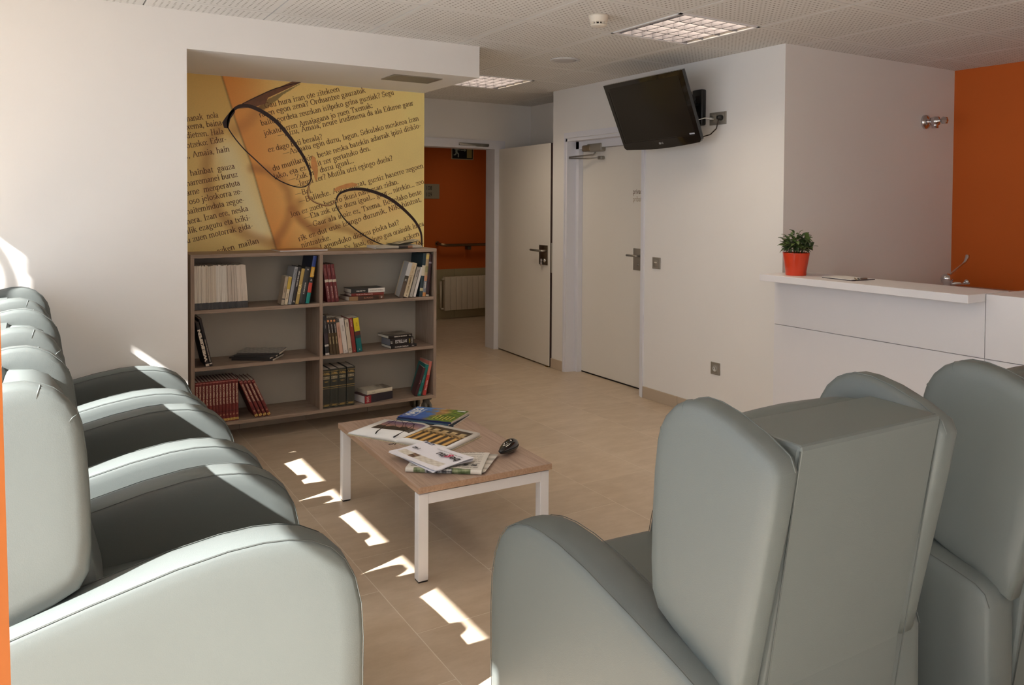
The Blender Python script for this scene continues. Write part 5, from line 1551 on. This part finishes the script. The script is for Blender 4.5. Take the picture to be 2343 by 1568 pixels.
PAD_A = [(1.609, 1.798), (1.629, 1.791), (1.645, 1.747), (1.651, 1.7), (1.645, 1.644), (1.635, 1.627), (1.625, 1.655), (1.621, 1.691), (1.605, 1.714), (1.603, 1.762)]
PAD_B = [(1.763, 1.573), (1.784, 1.59), (1.842, 1.611), (1.892, 1.623), (1.931, 1.613), (1.926, 1.6), (1.876, 1.587), (1.809, 1.574), (1.784, 1.558), (1.767, 1.561)]
PAGE_EDGE = [(1.025, 2.303), (1.031, 2.282), (1.11, 2.017), (1.209, 1.733), (1.301, 1.396), (1.35, 1.241), (1.377, 1.146)]
GLOW = [(1.081, 1.91), (1.168, 1.793), (1.22, 1.695), (1.301, 1.396), (1.347, 1.241), (1.256, 1.235), (1.138, 1.321), (1.037, 1.442), (0.981, 1.592), (0.974, 1.741), (1.01, 1.862)]
SH1 = [(1.01, 1.951), (0.967, 1.875), (0.942, 1.799), (0.932, 1.687), (0.949, 1.554), (1.008, 1.412), (1.094, 1.321), (1.197, 1.259), (1.301, 1.222), (1.369, 1.194)]
SH2 = [(1.22, 1.703), (1.317, 1.689), (1.393, 1.638), (1.447, 1.561), (1.466, 1.467), (1.451, 1.365), (1.416, 1.294), (1.369, 1.225)]
SH3 = [(1.521, 1.483), (1.505, 1.428), (1.521, 1.372), (1.573, 1.324), (1.621, 1.296), (1.677, 1.315), (1.722, 1.359)]
SH4 = [(1.474, 1.435), (1.541, 1.356), (1.621, 1.292), (1.734, 1.319), (1.859, 1.297), (1.961, 1.247), (2.065, 1.178)]
SH5 = [(1.621, 1.292), (1.645, 1.252), (1.637, 1.188), (1.605, 1.14)]
SH6 = [(1.003, 1.936), (1.031, 1.953), (1.045, 1.923)]
SH7 = [(1.11, 1.942), (1.198, 2.007), (1.257, 2.095)]
def seg_dist(X, Z, pts):
    d = np.full(X.shape, 1e9)
    for (a, b), (c, e) in zip(pts[:-1], pts[1:]):
        dx, dz = c - a, e - b
        t = np.clip(((X - a) * dx + (Z - b) * dz) / (dx * dx + dz * dz + 1e-12), 0, 1)
        d = np.minimum(d, np.hypot(X - a - t * dx, Z - b - t * dz))
    return d
def inside(X, Z, poly):
    r = np.zeros(X.shape, bool)
    n = len(poly)
    for i in range(n):
        x0, z0 = poly[i]
        x1, z1 = poly[(i + 1) % n]
        cnd = ((z0 > Z) != (z1 > Z)) & (X < (x1 - x0) * (Z - z0) / (z1 - z0 + 1e-12) + x0)
        r ^= cnd
    return r
def smooth01(t):
    t = np.clip(t, 0, 1)
    return t * t * (3 - 2 * t)
def mural_xz(u, v):
    X = 0.695 + 1.743 * u
    Z = np.where(v < 0.04, 0.5 + v / 0.04 * 0.56, 1.06 + (v - 0.04) / 0.96 * 1.228)
    return X, Z
def mural_col(u, v):
    X, Z = mural_xz(u, v)
    ex = np.interp(Z.ravel(), [p[1] for p in PAGE_EDGE][::-1], [p[0] for p in PAGE_EDGE][::-1]).reshape(Z.shape)
    left = X < ex
    base = mixc((250, 218, 138), (254, 228, 150), (X - 1.6) / 0.8)
    base = base * (1 - 0.03 * fbm(X, Z, 2, 2.5)[..., None] * 0.6)
    d = X - ex
    org = 0.9 * smooth01(1 - d / (0.42 - 0.05 * (2.3 - Z)))
    c = base * (1 - org[..., None]) + mixc((244, 170, 88), (238, 154, 70), (Z - 1.6) / 0.7) * org[..., None]
    lc = mixc((232, 192, 108), (248, 218, 140), (2.3 - Z) / 0.9)
    g = smooth01(1 - seg_dist(X, Z, [(1.06, 1.8), (1.14, 1.6), (1.2, 1.45), (1.27, 1.3)]) / 0.16)
    lc = lc * (1 - 0.7 * g[..., None]) + np.array((255, 248, 206), float) * 0.7 * g[..., None]
    c = np.where(left[..., None], lc, c)
    def shade(c, pts, wd, amt, col=(172, 110, 58)):
        s = smooth01(1 - seg_dist(X, Z, pts) / wd) * amt
        return c * (1 - s[..., None]) + np.array(col, float) * s[..., None]
    c = shade(c, SH1, 0.06, 0.42)
    c = shade(c, SH2, 0.055, 0.5)
    c = shade(c, SH3, 0.05, 0.42)
    c = shade(c, SH4, 0.045, 0.45)
    c = shade(c, SH5, 0.06, 0.35)
    c = shade(c, SH7, 0.07, 0.35)
    ts = inside(X, Z, TEMPLE_SHADOW)
    c = np.where(ts[..., None], c * 0.62, c)
    for lens in (LENS_A_TOP + LENS_A_LOW[1:], LENS_B_TOP + LENS_B_LOW[::-1][:-1]):
        il = inside(X, Z, lens)
        w = np.clip(fbm(X, Z, 14, 1.2) * 0.3 + 0.45, 0, 1)
        c = np.where(il[..., None], c * 0.82 + mixc((226, 150, 84), (255, 226, 160), w) * 0.18, c)
    pe_ = np.exp(-(d / 0.006) ** 2) * 0.25
    c = c * (1 - pe_[..., None])
    return c
M_mural = vcol('mural_print', 0.5)
mu = paint_grid('mural', M_mural, None, 330, 250, lambda u, v: np.stack([mural_xz(u, v)[0], np.full(u.shape, YM - 0.0015), mural_xz(u, v)[1]], -1), mural_col)
tag(mu, 'yellow printed mural of a book page and spectacles in the niche', 'mural')

# serif alphabet drawn with a broad pen: upright strokes thick, level strokes thin
def el(cx, cy, rx, ry, a0=0, a1=360, n=10):
    k = max(3, int(n * abs(a1 - a0) / 360) + 1)
    return [(cx + rx * math.cos(math.radians(a0 + (a1 - a0) * i / k)), cy + ry * math.sin(math.radians(a0 + (a1 - a0) * i / k))) for i in range(k + 1)]
def ln(*p):
    return [(p[i], p[i + 1]) for i in range(0, len(p), 2)]
def sf(x, y, w=0.17):
    return [(x - w / 2, y), (x + w / 2, y)]
GL = {
 'a': (.43, [ln(.30, .03, .30, .31), el(.19, .31, .11, .12, 0, 165), el(.18, .13, .12, .12), ln(.30, .05, .35, .02, .42, .04)]),
 'b': (.48, [ln(.09, 0, .09, .68), el(.25, .22, .16, .21), sf(.06, .67, .12)]),
 'c': (.43, [el(.23, .22, .17, .21, 45, 320)]),
 'd': (.49, [ln(.38, .0, .38, .68), el(.22, .22, .16, .21), sf(.34, .67, .12), sf(.42, .02, .1)]),
 'e': (.43, [el(.22, .22, .17, .21, 5, 325), ln(.06, .25, .39, .25)]),
 'f': (.32, [ln(.14, 0, .14, .53), el(.26, .53, .12, .14, 55, 180), sf(.15, .42, .26), sf(.14, 0)]),
 'g': (.48, [el(.21, .29, .14, .14), el(.23, -.09, .18, .11), ln(.14, .18, .11, .08), ln(.11, .05, .34, .02), ln(.32, .39, .44, .41)]),
 'h': (.49, [ln(.09, 0, .09, .68), el(.235, .28, .145, .15, 0, 165), ln(.38, .28, .38, 0), sf(.09, 0), sf(.39, 0), sf(.05, .67, .12)]),
 'i': (.27, [ln(.14, 0, .14, .43), sf(.14, 0), sf(.1, .42, .11), el(.135, .60, .022, .03, 0, 360, 6)]),
 'j': (.27, [ln(.16, -.1, .16, .43), el(.07, -.1, .09, .11, -140, 0), sf(.12, .42, .11), el(.155, .60, .022, .03, 0, 360, 6)]),
 'k': (.49, [ln(.09, 0, .09, .68), ln(.12, .19, .36, .42), ln(.2, .26, .42, 0), sf(.09, 0), sf(.41, 0, .15), sf(.36, .42, .15), sf(.05, .67, .12)]),
 'l': (.27, [ln(.14, 0, .14, .68), sf(.14, 0), sf(.1, .67, .11)]),
 'm': (.76, [ln(.09, 0, .09, .43), el(.225, .28, .135, .15, 0, 165), ln(.36, .28, .36, 0), el(.495, .28, .135, .15, 0, 165), ln(.63, .28, .63, 0), sf(.09, 0), sf(.36, 0), sf(.64, 0), sf(.05, .42, .1)]),
 'n': (.49, [ln(.09, 0, .09, .43), el(.235, .28, .145, .15, 0, 165), ln(.38, .28, .38, 0), sf(.09, 0), sf(.39, 0), sf(.05, .42, .1)]),
 'o': (.48, [el(.24, .22, .18, .21)]),
 'p': (.48, [ln(.09, -.22, .09, .43), el(.25, .22, .16, .21), sf(.09, -.22), sf(.05, .42, .1)]),
 'r': (.33, [ln(.1, 0, .1, .43), el(.22, .30, .12, .13, 45, 165), sf(.1, 0), sf(.06, .42, .1)]),
 's': (.38, [el(.19, .32, .12, .11, 50, 260), el(.19, .11, .13, .11, 75, -145)]),
 't': (.28, [ln(.13, .07, .13, .55), sf(.14, .42, .24), el(.2, .08, .07, .08, 180, 320)]),
 'u': (.49, [ln(.1, .43, .1, .15), el(.24, .15, .14, .15, 180, 350), ln(.37, .43, .37, .0), sf(.06, .42, .11), sf(.33, .42, .11), sf(.41, .01, .1)]),
 'v': (.46, [ln(.06, .43, .22, 0), ln(.38, .43, .22, 0), sf(.07, .42, .16), sf(.38, .42, .14)]),
 'x': (.48, [ln(.07, .43, .38, 0), ln(.38, .43, .07, 0), sf(.08, .42, .16), sf(.38, .42, .14), sf(.07, 0, .14), sf(.38, 0, .16)]),
 'z': (.42, [ln(.06, .41, .38, .41), ln(.36, .42, .05, .0), ln(.04, .015, .38, .015), ln(.06, .42, .055, .34), ln(.37, .01, .38, .09)]),
 'A': (.68, [ln(.10, 0, .34, .66), ln(.34, .66, .58, 0), ln(.18, .23, .49, .23), sf(.1, 0), sf(.58, 0)]),
 'B': (.63, [ln(.14, 0, .14, .66), el(.3, .5, .17, .16, -90, 90), el(.32, .18, .2, .18, -90, 90), ln(.06, .66, .3, .66), ln(.14, .35, .3, .35), ln(.06, 0, .32, 0)]),
 'E': (.58, [ln(.14, 0, .14, .66), ln(.06, .65, .49, .65), ln(.48, .66, .49, .54), ln(.14, .35, .38, .35), ln(.06, .015, .52, .015), ln(.51, 0, .53, .14)]),
 'G': (.68, [el(.36, .33, .29, .33, 45, 315), ln(.56, .08, .56, .28), sf(.55, .28, .2), ln(.56, .5, .57, .64)]),
 'H': (.7, [ln(.15, 0, .15, .66), ln(.55, 0, .55, .66), ln(.15, .35, .55, .35), sf(.15, 0, .2), sf(.15, .66, .2), sf(.55, 0, .2), sf(.55, .66, .2)]),
 'I': (.34, [ln(.17, 0, .17, .66), sf(.17, 0, .22), sf(.17, .66, .22)]),
 'J': (.38, [ln(.24, .1, .24, .66), el(.13, .1, .11, .11, -160, 0), sf(.24, .66, .22)]),
 'L': (.57, [ln(.15, 0, .15, .66), ln(.06, .015, .52, .015), ln(.51, 0, .53, .16), sf(.15, .66, .2)]),
 'M': (.84, [ln(.13, 0, .13, .66), ln(.13, .66, .42, .06), ln(.42, .06, .71, .66), ln(.71, .66, .71, 0), sf(.13, 0), sf(.71, 0), sf(.11, .66), sf(.73, .66)]),
 'N': (.7, [ln(.13, 0, .13, .66), ln(.13, .66, .57, 0), ln(.57, 0, .57, .66), sf(.13, 0), sf(.11, .66), sf(.57, .66)]),
 'O': (.69, [el(.34, .33, .29, .33)]),
 'S': (.52, [el(.26, .49, .17, .16, 40, 260), el(.26, .17, .19, .17, 80, -150), ln(.42, .5, .43, .64), ln(.08, .02, .09, .2)]),
 'T': (.6, [ln(.3, 0, .3, .66), ln(.05, .65, .55, .65), ln(.06, .66, .05, .52), ln(.54, .66, .55, .52), sf(.3, 0, .2)]),
 'Z': (.58, [ln(.08, .65, .52, .65), ln(.5, .66, .06, 0), ln(.05, .015, .53, .015), ln(.09, .66, .08, .54), ln(.52, 0, .54, .14)]),
 '.': (.24, [el(.1, .03, .025, .03, 0, 360, 6)]),
 ',': (.24, [el(.1, .03, .025, .03, 0, 360, 6), ln(.12, .02, .06, -.12)]),
 ':': (.26, [el(.1, .03, .025, .03, 0, 360, 6), el(.1, .37, .025, .03, 0, 360, 6)]),
 '-': (.33, [ln(.04, .23, .28, .23)]),
 '—': (.95, [ln(.02, .23, .93, .23)]),
 '?': (.43, [el(.2, .50, .14, .15, 170, -60), ln(.25, .36, .2, .27, .2, .17), el(.2, .03, .025, .03, 0, 360, 6)]),
 ' ': (.27, []),
}
def pen(mb_v, mb_f, path, M_, thick=0.1, thin=0.036):
    k = len(path)
    w = []
    for i in range(k - 1):
        dx, dy = path[i + 1][0] - path[i][0], path[i + 1][1] - path[i][1]
        l = math.hypot(dx, dy) + 1e-9
        w.append(thin + (thick - thin) * abs(dy) / l * (1.0 if dx * dy <= 0.0001 or abs(dx) < 0.1 * abs(dy) or k > 4 else 0.6))
    n0 = len(mb_v)
    for i in range(k):
        a = path[max(0, i - 1)]
        b = path[min(k - 1, i + 1)]
        dx, dy = b[0] - a[0], b[1] - a[1]
        l = math.hypot(dx, dy) + 1e-9
        wd = (w[max(0, i - 1)] + w[min(k - 2, i)]) / 4
        nx, ny = -dy / l * wd, dx / l * wd
        mb_v.append(M_(path[i][0] + nx, path[i][1] + ny))
        mb_v.append(M_(path[i][0] - nx, path[i][1] - ny))
    for i in range(k - 1):
        q = n0 + 2 * i
        mb_f.append((q, q + 1, q + 3, q + 2))
M_type = mat('mural_type', (104, 60, 28), 0.5, var=0.05)
vs, fs = [], []
XR, ZT = 2.4375, 2.288
for (txt, (xa, za), (xb, zb)) in MURAL_LINES:
    tot = sum(GL.get(ch, GL['o'])[0] for ch in txt)
    L_ = math.hypot(xb - xa, zb - za)
    em = 0.0555
    sx_ = L_ / tot
    ux, uz = (xb - xa) / L_, (zb - za) / L_
    cur = 0.0
    for ch in txt:
        adv, strokes = GL.get(ch, GL['o'])
        cxm = xa + ux * (cur + adv / 2) * sx_
        czm = za + uz * (cur + adv / 2) * sx_
        if cxm < XR - 0.006 and czm < ZT - 0.03:
            def M_(gx, gy, cur=cur):
                px = (cur + gx) * sx_
                py = gy * em
                return (xa + ux * px - uz * py, YM - 0.0021, za + uz * px + ux * py)
            for st_ in strokes:
                pen(vs, fs, st_, M_)
        cur += adv
me_o = MB()
me_o.add(vs, fs)
tx_o = me_o.build('printed_text', M_type, mu, recalc=False)
tx_o['label'] = 'slanting brown serif text'

def ribbon(path, w0, w1, y):
    """flat printed stroke with varying width"""
    P = [Vector((a, b)) for a, b in path]
    # Catmull-Rom smoothing
    S = []
    for i in range(len(P) - 1):
        p0, p1, p2, p3 = P[max(0, i - 1)], P[i], P[i + 1], P[min(len(P) - 1, i + 2)]
        for k in range(5):
            t = k / 5
            S.append(0.5 * ((2 * p1) + (p2 - p0) * t + (2 * p0 - 5 * p1 + 4 * p2 - p3) * t * t + (3 * p1 - p0 - 3 * p2 + p3) * t ** 3))
    S.append(P[-1])
    v_, f_ = [], []
    n = len(S)
    for i in range(n):
        a, b = S[max(0, i - 1)], S[min(n - 1, i + 1)]
        d = (b - a).normalized()
        t = i / (n - 1)
        wd = (w0 + (w1 - w0) * math.sin(math.pi * min(1, t * 1.05)) ** 0.7) / 2
        q = Vector((-d.y, d.x)) * wd
        v_ += [(S[i].x + q.x, y, S[i].y + q.y), (S[i].x - q.x, y, S[i].y - q.y)]
    for i in range(n - 1):
        f_.append((2 * i, 2 * i + 1, 2 * i + 3, 2 * i + 2))
    return v_, f_
def poly(pts, y):
    return [(a, y, b) for a, b in pts], [list(range(len(pts)))]
M_rim = mat('mural_rim_print', (44, 22, 20), 0.45)
mb = MB()
yy = YM - 0.0027
def clip_pts(p):
    return [(min(a, 2.436), max(b, 1.05)) for a, b in p]
mb.add(*ribbon(LENS_A_TOP, 0.008, 0.026, yy))
mb.add(*ribbon(LENS_A_LOW, 0.007, 0.0075, yy))
mb.add(*ribbon(clip_pts(LENS_B_TOP), 0.008, 0.023, yy))
mb.add(*ribbon(LENS_B_LOW, 0.008, 0.009, yy))
mb.add(*poly(HINGE, yy))
mb.build('printed_rims', M_rim, mu, recalc=False)
mb = MB().add(*poly(TEMPLE, yy + 0.0003))
mb.build('printed_temple', mat('mural_temple_print', (122, 80, 56), 0.45, var=0.4, scale=30), mu, recalc=False)
MB().add(*ribbon([TEMPLE[1], TEMPLE[2], TEMPLE[3], TEMPLE[5]], 0.004, 0.006, yy - 0.0003)).build('printed_temple_edge', M_rim, mu, recalc=False)
MB().add(*ribbon(BRIDGE, 0.010, 0.012, yy)).build('printed_bridge', mat('mural_bridge_print', (150, 92, 50), 0.4), mu, recalc=False)
MB().add(*ribbon([(a + 0.002, b + 0.002) for a, b in BRIDGE], 0.002, 0.003, yy - 0.0003)).build('printed_bridge_glint', mat('mural_glint_print', (244, 214, 150), 0.4), mu, recalc=False)
for pd_ in (PAD_A, PAD_B):
    MB().add(*poly(pd_, yy + 0.0002)).build('printed_nose_pad', mat('mural_pad_print', (226, 158, 92), 0.4, var=0.25, scale=30), mu, recalc=False)
